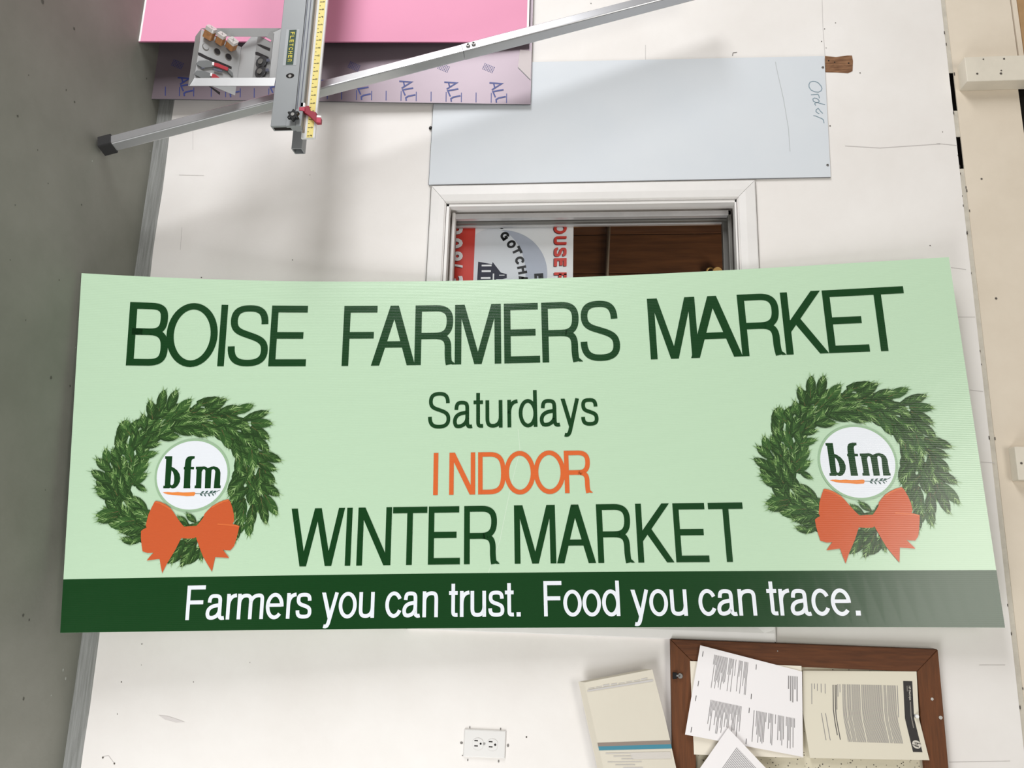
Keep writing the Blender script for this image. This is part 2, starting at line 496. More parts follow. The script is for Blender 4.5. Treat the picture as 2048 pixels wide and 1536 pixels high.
scuff([(358, 350), (408, 351)], 0.0012); scuff([(386, 250), (386, 300)], 0.0012); scuff([(364, 455), (361, 500)], 0.0012)
scuff([(1465, 112), (1466, 106), (1474, 105)], 0.0018, M_mark)
scuff([(1873, 287), (1914, 291)], 0.0018); scuff([(1690, 292), (1760, 296), (1850, 290), (1880, 288)], 0.002)
scuff([(1291, 90), (1291, 124)], 0.0016); scuff([(1644, 0), (1646, 60), (1650, 112)], 0.0014)
scuff([(1902, 535), (1932, 539)], 0.0014); scuff([(1916, 634), (1950, 634)], 0.0014); scuff([(1940, 780), (1966, 783)], 0.0014); scuff([(1962, 924), (1990, 926)], 0.0014)
scuff([(1540, 1255), (1545, 1270), (1548, 1284)], 0.0032, M_mark)
scuff([(1958, 1330), (2010, 1330)], 0.0012); scuff([(1898, 1524), (2020, 1522)], 0.0012)

# bare wood patch where the paint tore off
M_bare = mat('bare_torn_wood', rgb(150, 110, 78), 0.9, noise=0.45, nscale=1.0, stretch=(190, 190, 30), bump=0.5, bscale=1.2, col2=rgb(104, 70, 46))
pp = [(1650, 112), (1672, 114), (1695, 111), (1704, 111), (1706, 122), (1705, 142), (1696, 146), (1672, 144.5), (1651, 144)]
slab('bare_patch', [P(x, y, -0.0012) for x, y in pp], (0, 0.001, 0), M_bare, wall)
for x, y, r in [(1657, 122, .0024), (1669, 125, .002), (1697, 127, .0026)]:
    p = P(x, y)
    meshobj('nail_hole', [p + np.array([r * math.cos(k * .785), -.0018, r * math.sin(k * .785)]) for k in range(8)], [tuple(range(8))], M_dark, wall)

# ------------------------------------------------------------------ window
win = empty('window_1', ((WX0 + WX1) / 2, 0, WZ0), kind='structure')
CX0 = P(870, 375)[0]; CZ0 = P(864, 378)[2]; CZ1 = P(1509, 366)[2]
CX1 = P(1332, 1277)[0]; CZ1b = P(1547, 1280)[2]
IZ0, IZ1, IX0, IX1 = WZ0 - .001, WZ1 + .001, WX0 - .001, WX1 + .001
prof = [(0.0, -0.010), (0.06, -0.013), (0.55, -0.015), (0.90, -0.012), (0.955, -0.0075), (1.0, -0.0105)]
def casing(o0, o1, i0, i1):
    """mitred board: outer edge o0-o1, inner edge i0-i1 in (x, z)"""
    v = []; f = []
    for t, y in prof:
        for a, b in ((o0, i0), (o1, i1)):
            v.append((a[0] + (b[0] - a[0]) * t, y, a[1] + (b[1] - a[1]) * t))
    k = len(prof)
    for e in (0, 1):
        pass
    for i in range(k - 1):
        f.append((2 * i, 2 * i + 1, 2 * i + 3, 2 * i + 2))
    base = len(v)
    v += [(o0[0], 0.0, o0[1]), (o1[0], 0.0, o1[1]), (i0[0], 0.0, i0[1]), (i1[0], 0.0, i1[1])]
    f += [(base, base + 1, 1, 0), (base + 2, base + 3, 2 * k - 1, 2 * k - 2)]
    f += [tuple([base] + [2 * i for i in range(k)] + [base + 2]), tuple([base + 1] + [2 * i + 1 for i in range(k)] + [base + 3])]
    return recalc(meshobj('casing', v, f, M_trim, win))
g = 0.0006
casing((CX0, CZ0 + g), (CX0, CZ1 - g), (IX0, IZ0 + g), (IX0, IZ1 - g))
casing((CX0 + g, CZ0), (CX1 - g, CZ0), (IX0 + g, IZ0), (IX1 - g, IZ0))
casing((CX0 + g, CZ1), (CX1 - g, CZ1), (IX0 + g, IZ1), (IX1 - g, IZ1))
casing((CX1, CZ0 + g), (CX1, CZ1b), (IX1, IZ0 + g), (IX1, CZ1b))
M_gap = mat('caulk_gap', rgb(120, 116, 112), 0.9)
box('caulk_gap', CX0, CX1, -0.004, 0.0, CZ0 - 0.0035, CZ0, M_gap, win)
box('caulk_gap', CX0, CX1, -0.0025, 0.0, CZ1, CZ1 + 0.003, M_gap, win)
M_stop = mat('stop_paint', rgb(236, 233, 230), 0.4)
# thin painted stop around the opening
st = 0.009
box('stop_bead', WX0, WX0 + st, -0.006, 0.02, WZ0, WZ1, M_stop, win, .001)
box('stop_bead', WX0, WX1, -0.006, 0.02, WZ0, WZ0 + st, M_stop, win, .001)
box('stop_bead', WX0, WX1, -0.006, 0.02, WZ1 - st * .6, WZ1, M_stop, win, .001)
# aluminium frame
M_alu = mat('window_aluminium', rgb(214, 212, 212), 0.3, metal=0.45, noise=0.10, nscale=8, stretch=(2, 30, 2))
M_aludk = mat('window_aluminium_dull', rgb(128, 126, 122), 0.45, metal=0.6)
fx0 = WX0 + st; fz0 = WZ0 + st; fz1 = WZ1 - st * .6
for y0, y1, d0, d1, mm in [(0.046, 0.066, 0.0, 0.017, M_alu), (0.070, 0.084, 0.0, 0.022, M_aludk), (0.088, 0.104, 0.0, 0.024, M_alu)]:
    box('frame_rail', fx0 + d0, fx0 + d1, y0, y1, fz0, fz1, mm, win, .002)
    box('frame_rail', WX1 - d1, WX1 - d0, y0, y1, fz0, fz1, mm, win, .002)
box('frame_stile', fx0, WX1, 0.034, 0.060, fz0 + .002, fz0 + 0.012, M_stop, win, .003)
box('frame_stile', fx0, WX1, 0.078, 0.104, fz0, fz0 + 0.006, M_aludk, win, .002)
box('frame_stile', fx0, WX1, 0.046, 0.072, fz1 - 0.011, fz1, M_aludk, win, .002)
box('frame_stile', fx0, WX1, 0.078, 0.104, fz1 - 0.022, fz1, M_aludk, win, .002)
# pane: thin clear glass
gm = bpy.data.materials.new('window_glass'); gm.use_nodes = True
nt = gm.node_tree; nt.nodes.remove(nt.nodes['Principled BSDF'])
tr = nt.nodes.new('ShaderNodeBsdfTransparent'); tr.inputs[0].default_value = (0.985, 0.99, 0.988, 1)
gl = nt.nodes.new('ShaderNodeBsdfGlossy'); gl.inputs['Roughness'].default_value = 0.02
fr = nt.nodes.new('ShaderNodeFresnel'); fr.inputs[0].default_value = 1.2
mx = nt.nodes.new('ShaderNodeMixShader')
nt.links.new(fr.outputs[0], mx.inputs[0]); nt.links.new(tr.outputs[0], mx.inputs[1]); nt.links.new(gl.outputs[0], mx.inputs[2])
nt.links.new(mx.outputs[0], nt.nodes['Material Output'].inputs[0])
box('glass_pane', fx0 + .02, WX1 - .02, 0.094, 0.098, fz0 + .004, fz1 - .012, gm, win)

# the small dim office behind the window
M_wood = mat('dark_panelling', rgb(112, 74, 46), 0.6, noise=0.35, nscale=3, stretch=(14, 14, 1.2), col2=rgb(82, 52, 32))
M_room = mat('office_dark_wall', rgb(78, 62, 48), 0.8)
RY = 1.35
rx0, rx1 = -2.35, 0.25
office = tag(box('wall_office_back', rx0, rx1, RY, RY + .04, 0.0, 2.6, M_room), kind='structure')
tag(box('wall_office_left', rx0 - .04, rx0, WT + .002, RY + .04, 0.0, 2.6, M_room), kind='structure')
tag(box('wall_office_right', rx1, rx1 + .04, WT + .002, RY + .04, 0.0, 2.6, M_room), kind='structure')
tag(box('ceiling_office', rx0, rx1, WT + .002, RY, 2.6, 2.64, M_room), kind='structure')
tag(box('floor_office', rx0, rx1, WT + .002, RY, -.04, 0.0, M_room), kind='structure')
x = rx0
widths = [0.19, 0.13, 0.20, 0.07, 0.16, 0.12, 0.05, 0.20, 0.10, 0.16]
k = 0
while x < rx1 - .02:
    wd = widths[k % len(widths)]; k += 1
    box('panel_board', x + .002, min(x + wd, rx1) - .002, RY - .012, RY, 0.0, 2.6, M_wood, office, .002)
    x += wd
M_lintel = mat('pale_batten', rgb(196, 164, 122), 0.6)
YB = RY - .012
bl = slab('batten', [P(1125, 453, YB - .02), P(1300, 441.5, YB - .02), P(1300, 439.5, YB - .02), P(1125, 447, YB - .02)], (0, .021, 0), M_lintel, office)
rd = empty('wall_rod', P(1216, 444, YB), 'thin grey metal rod fixed on brown panelling behind the window glass', 'rod')
rod('rod_tube', P(1218, 446, YB - .012), P(1210, 640, YB - .012), .0085, mat('rod_metal', rgb(150, 145, 140), .5, .3), rd)
rod('rod_cap', P(1218.5, 440, YB - .012), P(1218, 447, YB - .012), .0125, mat('rod_cap_black', rgb(30, 24, 20), .6), rd)
# brass hook and knob on the far side
M_brass = mat('old_brass', rgb(206, 178, 122), 0.45, metal=0.2)
hk = empty('brass_hook', P(1424, 552, YB), 'curled brass hook next to a round brass knob behind the glass', 'hook')
cc = P(1421, 543, YB - .02)
ring = []
for k in range(20):
    t = 2 * math.pi * k / 20
    ring.append(cc + np.array([-.018 * math.sin(t), 0, .018 * math.cos(t)]))
def tubering(name, pts, r, m, parent, closed=True, seg=8):
    n = len(pts); v = []; f = []
    for i in range(n):
        a = pts[i - 1] if (closed or i) else pts[i]
        b = pts[(i + 1) % n] if (closed or i < n - 1) else pts[i]
        d, u, w_ = frame_of(np.array(b) - np.array(a))
        for k in range(seg):
            t = 2 * math.pi * k / seg
            v.append(np.array(pts[i]) + r * (math.cos(t) * u + math.sin(t) * w_))
    for i in range(n if closed else n - 1):
        j = (i + 1) % n
        for k in range(seg):
            f.append((i * seg + k, i * seg + (k + 1) % seg, j * seg + (k + 1) % seg, j * seg + k))
    return recalc(meshobj(name, v, f, m, parent, smooth=True))
tubering('hook_curl', ring, .0055, M_brass, hk)
rod('hook_stem', P(1421, 543, YB - .02) + np.array([0, 0, -.018]), P(1421, 543, YB + .001) + np.array([0, 0, -.018]), .0055, M_brass, hk, 10)
kb = empty('coat_knob', P(1434, 550, YB), 'round brass coat knob fixed on brown panelling behind the window glass', 'knob')
rod('knob_face', P(1435, 543, YB - .04), P(1435, 543, YB - .025), .021, M_brass, kb, 20)
rod('knob_stem', P(1435, 543, YB - .026), P(1435, 543, YB + .001), .007, M_brass, kb, 10)
ol = bpy.data.lights.new('office_fill', 'AREA'); ol.size = .5; ol.energy = 12; ol.color = (1.0, .82, .6)
oo = bpy.data.objects.new('office_fill', ol); COL.objects.link(oo); oo.location = (-1.2, .75, 2.58)  # unseen fill light, added to lift the dark panelling

# ------------------------------------------------------------------ printing on flat things
def flat(name, polys, fn, m, parent, off=0.0, mi=None):
    """polys: 2D polygons; fn(a, b, off) -> 3D point"""
    v = []; f = []
    for pl in polys:
        k = len(v)
        v += [fn(a, b, off) for a, b in pl]
        f.append(tuple(range(k, k + len(pl))))
    return meshobj(name, v, f, m, parent, mi=mi)
def textpolys(s, size=1.0, bold=0.0, spacing=1.0):
    cu = bpy.data.curves.new('t', 'FONT')
    cu.body = s; cu.size = size; cu.offset = bold; cu.space_character = spacing
    cu.resolution_u = 3
    ob = bpy.data.objects.new('t', cu); COL.objects.link(ob)
    bpy.context.view_layer.update()
    dg = bpy.context.evaluated_depsgraph_get()
    me = ob.evaluated_get(dg).to_mesh()
    vv = [(v.co.x, v.co.y) for v in me.vertices]
    out = [[vv[i] for i in p.vertices] for p in me.polygons]
    ob.evaluated_get(dg).to_mesh_clear()
    bpy.data.objects.remove(ob); bpy.data.curves.remove(cu)
    return out
def xform(polys, ox, oy, ang=0.0, sx=1.0, sy=1.0):
    c, s = math.cos(ang), math.sin(ang)
    return [[(ox + c * a * sx - s * b * sy, oy + s * a * sx + c * b * sy) for a, b in p] for p in polys]

# ------------------------------------------------------------------ yard sign behind the glass
PY = 0.114
M_pw = mat('poster_white', rgb(250, 251, 254), 0.35)
M_pr = mat('poster_red', rgb(222, 66, 54), 0.4)
M_prd = mat('poster_shadow_red', rgb(96, 34, 40), 0.4)
M_pg = mat('poster_grey', rgb(190, 196, 212), 0.4)
M_pl = mat('poster_pale', rgb(234, 237, 244), 0.4)
M_pn = mat('poster_navy', rgb(26, 28, 54), 0.4)
M_pk = mat('poster_black', rgb(18, 20, 24), 0.4)
pz0 = WZ0 + .010; pz1 = P(1147, 447, PY)[2]; px0 = P(1147, 428, PY)[0]; px1 = px0 + 0.62
ys = empty('yard_sign', ((px0 + px1) / 2, PY, pz0), 'white yard sign with red band and GOTCHA lettering standing behind the window glass', 'sign')
box('sign_sheet', px0, px1, PY, PY + .004, pz0, pz1, M_pw, ys)
def yp(a, b, off): return (a, PY - .0005 - off, b)
def c8(x, y):
    p = P(880 + x / 6.827, 420 + y / 6.827, PY); return (p[0], p[2])
zr = c8(465, 700)[1]
flat('red_band', [[(px0, pz0), (px1, pz0), (px1, zr), (px0, zr)]], yp, M_pr, ys)
# shaded ball behind the house
cx, cz = c8(830, 880)
rr = c8(830, 880)[1] - c8(190, 880)[1]
ball = [(cx + rr * math.cos(t * math.pi / 36), cz + rr * .98 * math.sin(t * math.pi / 36)) for t in range(72)]
ball = [(max(a, px0 + .001), max(b, zr)) for a, b in ball]
flat('printed_ball', [ball], yp, M_pg, ys, .0003)
cx2, cz2 = c8(690, 895)
ball2 = [(cx2 + rr * 1.06 * math.cos(t * math.pi / 36), cz2 + rr * .74 * math.sin(t * math.pi / 36)) for t in range(72)]
ball2 = [(max(a, px0 + .001), max(b, zr)) for a, b in ball2]
flat('printed_ball_light', [ball2], yp, M_pl, ys, .0006)
def gpoly(ch, x0, x1, y0, y1, t):
    """glyph between c8 x (baseline..top) and y (left..right)"""
    a = c8(x0, y0); b = c8(x1, y1)
    return xform(glyph(ch, b[0] - a[0], b[1] - a[1], t), a[0], a[1])
word = []
for ch, y0, y1 in [('O', 185, 325), ('U', 362, 475), ('S', 515, 635), ('E', 660, 770), ('P', 855, 975)]:
    g_ = gpoly(ch, 1560, 1728, y0, y1, .0085)
    flat('letter_shadow', xform(g_, .0018, -.0025), yp, M_prd, flat('letter', g_, yp, M_pr, ys, .0013), .0010)

got = []
for ch, x, y, ang in [('G', 885, 355, 36), ('O', 975, 470, 34), ('T', 1052, 560, 26), ('C', 1088, 690, 18), ('H', 1122, 820, 12), ('A', 1140, 950, 8), ('E', 1350, 915, 4)]:
    a = c8(x, y); sz = .0285; wd = sz * (.92 if ch != 'E' else .8)
    flat('letter', xform(xform(glyph(ch, wd, sz, .0078), -wd / 2, -sz / 2), a[0], a[1], math.radians(ang)), yp, M_pk, ys, .0012)
for dx, dy in ((0, 0), (35, 38)):
    a = c8(790 + dx, 230 + dy)
    flat('quote_mark', xform([[(-.005, 0), (.001, .004), (.004, .010), (-.002, .008)]], a[0], a[1], .6), yp, M_pk, ys, .0012)
house = [c8(*p) for p in [(522, 708), (712, 742), (720, 712), (830, 855), (912, 878), (912, 932), (850, 945), (770, 945), (740, 1010), (505, 1010)]]
flat('printed_house', [house], yp, M_pn, ys, .0009)
hw = []
for x0, y0, x1, y1 in [(570, 750, 705, 772), (570, 825, 695, 850), (560, 918, 690, 942), (808, 888, 882, 898), (722, 870, 738, 960)]:
    a, b = c8(x0, y0), c8(x1, y1); flat('house_line', rect(a[0], a[1], b[0], b[1]), yp, M_pw, ys, .0013)
num = []
for s_, y0, y1 in [('2', 215, 350), ('0', 385, 530), ('8', 565, 700), ('/', 715, 790), ('3', 900, 1040)]:
    tp = textpolys(s_, 1.0, 0.03)
    xs_ = [a for p in tp for a, b in p]; zs_ = [b for p in tp for a, b in p]
    a = c8(70, y0); b = c8(310, y1)
    g_ = xform([[((u - min(xs_)) / (max(xs_) - min(xs_)), (v - min(zs_)) / (max(zs_) - min(zs_))) for u, v in p] for p in tp], a[0], a[1], 0, b[0] - a[0], b[1] - a[1])
    flat('letter_shadow', xform(g_, .002, -.002), yp, M_prd, flat('letter', g_, yp, M_pw, ys, .0013), .0010)

# ------------------------------------------------------------------ THE MARKET SIGN
SO = np.array([-1.2282, -0.25741, 0.0006]); SW = np.array([-0.07833, -0.03808, 0.09504])
SL, SWD, STW, SB0, SB1, SK0, SK1 = 2.41903, 0.9769, -0.09476, 0.14975, 0.03432, 0.32462, -0.06725
SO[2] = 0.00941
th = np.linalg.norm(SW); kx = SW / th
K = np.array([[0, -kx[2], kx[1]], [kx[2], 0, -kx[0]], [-kx[1], kx[0], 0]])
SR = np.eye(3) + math.sin(th) * K + (1 - math.cos(th)) * K @ K
SU, SV, SN = SR @ np.array([0, 0, 1.]), SR @ np.array([1., 0, 0]), SR @ np.array([0, 1., 0])
def S(u, v, off=0.0):
    """sheet coordinates in mm (u along the length, v across) to space"""
    s, t = u / 1000 / SL, v / 1000 / SWD
    bow = 4 * s * (1 - s) * (SB0 * (1 + SK0 * (1 - 2 * s)) * (1 - t) + SB1 * (1 + SK1 * (1 - 2 * s)) * t)
    return SO + SU * s * SL + SV * t * SWD + SN * (STW * s * t + bow - off)
def proj(p):
    v = p - CAM; z = v @ FW
    return np.array([1024 + FPX * (v @ IR) / z, 768 + FPX * (v @ ID) / z])
def SI(x, y):
    """photo position to sheet coordinates"""
    q = np.array([(x - 140) * 1.33, (y - 550) * 1.37])
    for _ in range(9):
        e = proj(S(*q)) - [x, y]
        a = (proj(S(q[0] + 1, q[1])) - proj(S(q[0] - 1, q[1]))) / 2
        b = (proj(S(q[0], q[1] + 1)) - proj(S(q[0], q[1] - 1))) / 2
        q = q - np.linalg.solve(np.stack([a, b], 1), e)
    return (float(q[0]), float(q[1]))
LM, WM = SL * 1000, SWD * 1000
SGR = dict(rough=0.24, spec=0.6, flute=True)
M_sg = mat('sign_pale_green', rgb(194, 222, 191), **SGR)
M_sd = mat('sign_dark_green', rgb(11, 62, 22), **SGR)
M_so = mat('sign_orange', rgb(222, 106, 52), **SGR)
M_sob = mat('sign_bow_orange', rgb(206, 94, 52), **SGR)
M_sow = mat('sign_bow_edge_orange', rgb(222, 112, 62), **SGR)
M_sw = mat('sign_white', rgb(238, 242, 248), **SGR)
M_sr = mat('sign_ring_green', rgb(160, 192, 156), **SGR)
M_w0 = mat('needle_dark', rgb(40, 66, 32), **SGR)
M_w1 = mat('needle_deep', rgb(52, 88, 42), **SGR)
M_w2 = mat('needle_mid', rgb(78, 116, 58), **SGR)
M_w3 = mat('needle_light', rgb(132, 168, 98), **SGR)
M_w4 = mat('needle_pale', rgb(176, 204, 142), **SGR)
M_w5 = mat('twig_brown', rgb(112, 92, 62), **SGR)
M_ca = mat('carrot_orange', rgb(240, 142, 70), **SGR)
M_lf = mat('leaf_slate', rgb(64, 96, 88), **SGR)
M_halo = mat('print_halo', rgb(232, 214, 170), **SGR)
base_mid = (S(0, 0) + S(0, WM)) / 2
sign = empty('market_sign', (base_mid[0], base_mid[1], 0.0), 'large pale green farmers market sign board leaning on the wall, printed with two wreaths', 'sign')
def uvset(me, uvs):
    l = me.uv_layers.new(name='UVMap')
    for lp in me.loops:
        l.data[lp.index].uv = uvs[lp.vertex_index]
def board():
    nu, nv = 120, 24
    v = []; uv = []; f = []
    def put(u, t, off):
        v.append(S(u, t, off)); uv.append((u / 1000, t / 1000)); return len(v) - 1
    for off in (0.0, -0.004):
        ix = [[put(LM * i / nu, WM * j / nv, off) for j in range(nv + 1)] for i in range(nu + 1)]
        for i in range(nu):
            for j in range(nv):
                f.append((ix[i][j], ix[i][j + 1], ix[i + 1][j + 1], ix[i + 1][j]))
    ns = len(f)
    ring = [(LM * i / nu, 0) for i in range(nu)] + [(LM, WM * j / nv) for j in range(nv)] + [(LM * i / nu, WM) for i in range(nu, 0, -1)] + [(0, WM * j / nv) for j in range(nv, 0, -1)]
    ea = [put(u, t, 0.0) for u, t in ring]; eb = [put(u, t, -0.004) for u, t in ring]
    for k in range(len(ring)):
        l = (k + 1) % len(ring)
        f.append((ea[k], ea[l], eb[l], eb[k]))
    o = meshobj('board', v, f, M_sg, sign)
    uvset(o.data, uv)
    for p in o.data.polygons:
        p.use_smooth = p.index < ns
    return o
board()
def sprint(name, polys, m, off, mi=None, cut=True, parent=None, label=None):
    """print polygons (mm) on the bowed sheet"""
    bm = bmesh.new()
    offl = bm.verts.layers.float.new('o')
    for k, pl in enumerate(polys):
        o_ = off[k] if isinstance(off, list) else off
        vv = []
        for a, b in pl:
            v = bm.verts.new((a, b, 0)); v[offl] = o_; vv.append(v)
        fc = bm.faces.new(vv)
        if mi: fc.material_index = mi[k]
    if cut:
        bm.normal_update()
        bmesh.ops.triangulate(bm, faces=[f for f in bm.faces if len(f.verts) > 4])
        u0 = min(v.co.x for v in bm.verts); u1 = max(v.co.x for v in bm.verts)
        c = math.ceil(u0 / 40) * 40
        while c < u1:
            bmesh.ops.bisect_plane(bm, geom=bm.verts[:] + bm.edges[:] + bm.faces[:], dist=1e-4, plane_co=(c, 0, 0), plane_no=(1, 0, 0))
            c += 40
        if not isinstance(off, list):
            for v in bm.verts: v[offl] = off
    uv = []
    for v in bm.verts:
        u, t = v.co.x, v.co.y
        uv.append((u / 1000, t / 1000))
        v.co = Vector([float(c) for c in S(u, t, v[offl] / 1000)])
    me = bpy.data.meshes.new(name)
    bm.normal_update()
    for f in bm.faces:
        if f.normal.y > 0: f.normal_flip()
    bm.to_mesh(me); bm.free()
    uvset(me, uv)
    o = link(name, me, parent or sign, m if isinstance(m, list) else [m])
    if label: o['label'] = label
    return o
# green band along the long edge
sprint('band', [[(LM * k / 60, 839), (LM * (k + 1) / 60, 839), (LM * (k + 1) / 60, WM - .2), (LM * k / 60, WM - .2)] for k in range(60)], M_sd, 0.4, cut=False, label='dark green printed band')
def line(name, letters, base, H, t, xh, m, label, off=1.0):
    for k, (ch, a, b) in enumerate(letters):
        g_ = glyph(ch, b - a, H, t, xh)
        sprint('letter', [[(a + x, base - y) for x, y in p] for p in g_], m, off + .02 * (k % 2))
line('lettering', [('B', 124, 229), ('O', 223, 359), ('I', 364, 382), ('S', 389, 500), ('E', 504, 609), ('F', 711, 811), ('A', 795, 922), ('R', 920, 1040), ('M', 1037, 1172), ('E', 1181, 1284), ('R', 1291, 1407), ('S', 1402, 1514), ('M', 1598, 1732), ('A', 1710, 1851), ('R', 1850, 1968), ('K', 1968, 2080), ('E', 2080, 2186), ('T', 2155, 2292)], 260, 183, 19, None, M_sd, 'dark green title words BOISE FARMERS MARKET')
line('lettering', [('S', 963, 1026), ('a', 1034, 1088), ('t', 1092, 1119), ('u', 1126, 1174), ('r', 1188, 1217), ('d', 1220, 1272), ('a', 1279, 1335), ('y', 1339, 1392), ('s', 1395, 1443)], 447, 106, 10.5, 79, M_sd, 'dark green word Saturdays')
ind = [('I', 981, 994), ('N', 1025, 1097), ('D', 1105, 1181), ('O', 1178, 1263), ('O', 1259, 1345), ('R', 1343, 1419)]
line('lettering', ind, 632, 116, 12.5, None, M_so, 'orange word INDOOR')
line('lettering', [('W', 594, 740), ('I', 746, 761), ('N', 777, 869), ('T', 872, 966), ('E', 970, 1056), ('R', 1067, 1163), ('M', 1203, 1314), ('A', 1316, 1419), ('R', 1425, 1521), ('K', 1530, 1624), ('E', 1629, 1715), ('T', 1722, 1812)], 816, 153, 15.5, None, M_sd, 'dark green words WINTER MARKET')
line('lettering', [('F', 329, 379), ('a', 382, 431), ('r', 436, 462), ('m', 465, 535), ('e', 541, 588), ('r', 596, 621), ('s', 621, 663), ('y', 689, 735), ('o', 735, 783), ('u', 789, 830), ('c', 859, 903), ('a', 905, 951), ('n', 958, 999), ('t', 1028, 1051), ('r', 1057, 1082), ('u', 1085, 1126), ('s', 1132, 1174), ('t', 1176, 1199), ('.', 1206, 1217), ('F', 1278, 1327), ('o', 1329, 1377), ('o', 1379, 1427), ('d', 1430, 1476), ('y', 1505, 1552), ('o', 1552, 1600), ('u', 1606, 1649), ('c', 1678, 1723), ('a', 1725, 1774), ('n', 1779, 1824), ('t', 1852, 1877), ('r', 1882, 1909), ('a', 1909, 1959), ('c', 1962, 2007), ('e', 2010, 2059), ('.', 2068, 2080)], 949, 88, 9.6, 65, M_sw, 'white words Farmers you can trust. Food you can trace.', 1.2)

# the two printed wreaths
def wpx(pts, x0, y0, sc): return [SI(x0 + a / sc, y0 + b / sc) for a, b in pts]
SPR = [(610,240,650,80),(680,230,745,80),(560,300,540,160),(740,255,855,150),(500,390,485,265),(850,240,935,185),(960,250,1125,148),(1060,260,1220,205),(1180,250,1330,195),(1260,305,1448,245),(1320,330,1475,335),(1320,360,1452,450),(1340,440,1450,545),(1380,560,1545,622),(1380,640,1505,690),(1400,720,1485,790),(1400,800,1530,885),(1420,880,1515,1035),(1390,900,1432,1105),(1330,960,1312,1128),(1260,1000,1242,1110),(610,440,760,432),(720,370,885,410),(840,360,970,432),(940,340,1055,405),(1090,380,1150,515),(1190,460,1212,605),(1230,600,1222,700),(1280,740,1160,862),(1290,830,1160,935),(500,510,610,490),(470,590,590,560),(410,730,525,640),(400,800,515,720),(430,800,505,850),(390,420,318,335),(430,420,420,325),(340,570,320,470),(300,625,248,535),(240,700,130,608),(240,790,93,700),(260,850,120,825),(270,910,135,860),(300,1010,128,1040),(290,1050,140,1080),(420,1080,272,1092),(500,1130,308,1162),(500,1190,400,1250),(800,1240,700,1405),(885,1260,778,1432),(925,1290,935,1385),(830,1110,755,1050),(890,1090,822,1030)]
def sprig(b, t, rs, out, idx, offs, o):
    bx, by = b; tx, ty = t
    L = math.hypot(tx - bx, ty - by); dx, dy = (tx - bx) / L, (ty - by) / L; nx, ny = -dy, dx
    wd = min(14.0, .27 * L)
    tone = rs.random()
    prof_ = [(-.04, .3), (.25, .78), (.5, .95), (.75, .82), (.95, .38), (1.02, .05)]
    for (a0, w0), (a1, w1) in zip(prof_, prof_[1:]):
        out.append([(bx + dx * L * a0 + nx * wd * w0, by + dy * L * a0 + ny * wd * w0), (bx + dx * L * a0 - nx * wd * w0, by + dy * L * a0 - ny * wd * w0), (bx + dx * L * a1 - nx * wd * w1, by + dy * L * a1 - ny * wd * w1), (bx + dx * L * a1 + nx * wd * w1, by + dy * L * a1 + ny * wd * w1)])
        idx.append(0 if tone < .7 else 1); offs.append(o)
    n_ = 22
    for k in range(n_):
        a = k / (n_ - 1)
        for s_ in (1, -1):
            ang = math.radians(rs.uniform(22, 44)) * s_ * (1 - .45 * (a > .85))
            nl = wd * rs.uniform(1.35, 1.9) * (1 - .12 * a)
            ex, ey = dx * math.cos(ang) + nx * math.sin(ang), dy * math.cos(ang) + ny * math.sin(ang)
            a_ = a * .90 + rs.uniform(-.02, .02)
            px_, py_ = bx + dx * L * a_, by + dy * L * a_
            hx, hy = -ey * .75, ex * .75
            out.append([(px_ - hx, py_ - hy), (px_ + hx, py_ + hy), (px_ + ex * nl, py_ + ey * nl)])
            r_ = rs.random() * .62 + a * .55 - .16
            idx.append(0 if r_ < .10 else 1 if r_ < .38 else 2 if r_ < .66 else 3 if r_ < .84 else 4); offs.append(o + .05 + rs.random() * .006)
    if tone > .45:
        out.append([(bx - nx * .7, by - ny * .7), (bx + nx * .7, by + ny * .7), (bx + dx * L * .6, by + dy * L * .6)]); idx.append(5); offs.append(o + .058)
def wreath_polys():
    rs = random.Random(11)
    out, idx, offs = [], [], []
    o = .45
    cxw, cyw = SI(160 + 822 / 3.841, 760 + 745 / 3.841)
    for k in range(270):                                   # inner growth, flowing clockwise
        t = 2 * math.pi * (k * 0.381966) + rs.uniform(-.03, .03)
        rad = rs.uniform(128, 212)
        bx, by = cxw + rad * 1.02 * math.cos(t), cyw + rad * math.sin(t)
        dirn = t + math.pi / 2 - rs.uniform(-.35, .65)
        L = rs.uniform(38, 58)
        sprig((bx, by), (bx + L * math.cos(dirn), by + L * math.sin(dirn)), rs, out, idx, offs, o); o += .005
    for a, b, c, d in SPR:
        sprig(*wpx([(a, b), (c, d)], 160, 760, 3.841), rs, out, idx, offs, o); o += .005
    return out, idx, offs
WP, WI, WO = wreath_polys()
BOW = [(430,195),(455,187),(520,200),(600,235),(690,300),(745,370),(790,440),(850,530),(910,605),(935,625),(1040,615),(1140,610),(1160,590),(1215,525),(1262,460),(1275,410),(1330,350),(1400,280),(1500,220),(1590,180),(1685,155),(1720,205),(1755,310),(1778,420),(1780,530),(1755,580),(1800,590),(1872,612),(1850,720),(1815,850),(1780,960),(1720,1028),(1640,1025),(1590,1018),(1700,1160),(1580,1150),(1460,1145),(1405,1390),(1330,1270),(1250,1130),(1195,985),(1150,860),(1132,800),(1100,822),(1000,828),(880,820),(840,900),(780,1020),(720,1120),(640,1250),(555,1418),(530,1290),(512,1172),(400,1188),(290,1203),(350,1130),(410,1070),(310,1075),(220,1045),(205,940),(193,810),(195,700),(230,670),(290,640),(275,600),(320,420),(370,310)]
BOWU = wpx(BOW, 260, 980, 8.533)
EDGE = [[wpx(q_, 260, 980, 8.533) for q_ in stroke(st_, 26)] for st_ in ([(440, 205), (520, 225), (620, 275), (700, 330)], [(1500, 580), (1640, 590), (1800, 605), (1862, 622)], [(1400, 300), (1500, 240), (1600, 195), (1680, 175)])]
C1 = (319.5, 567.0)
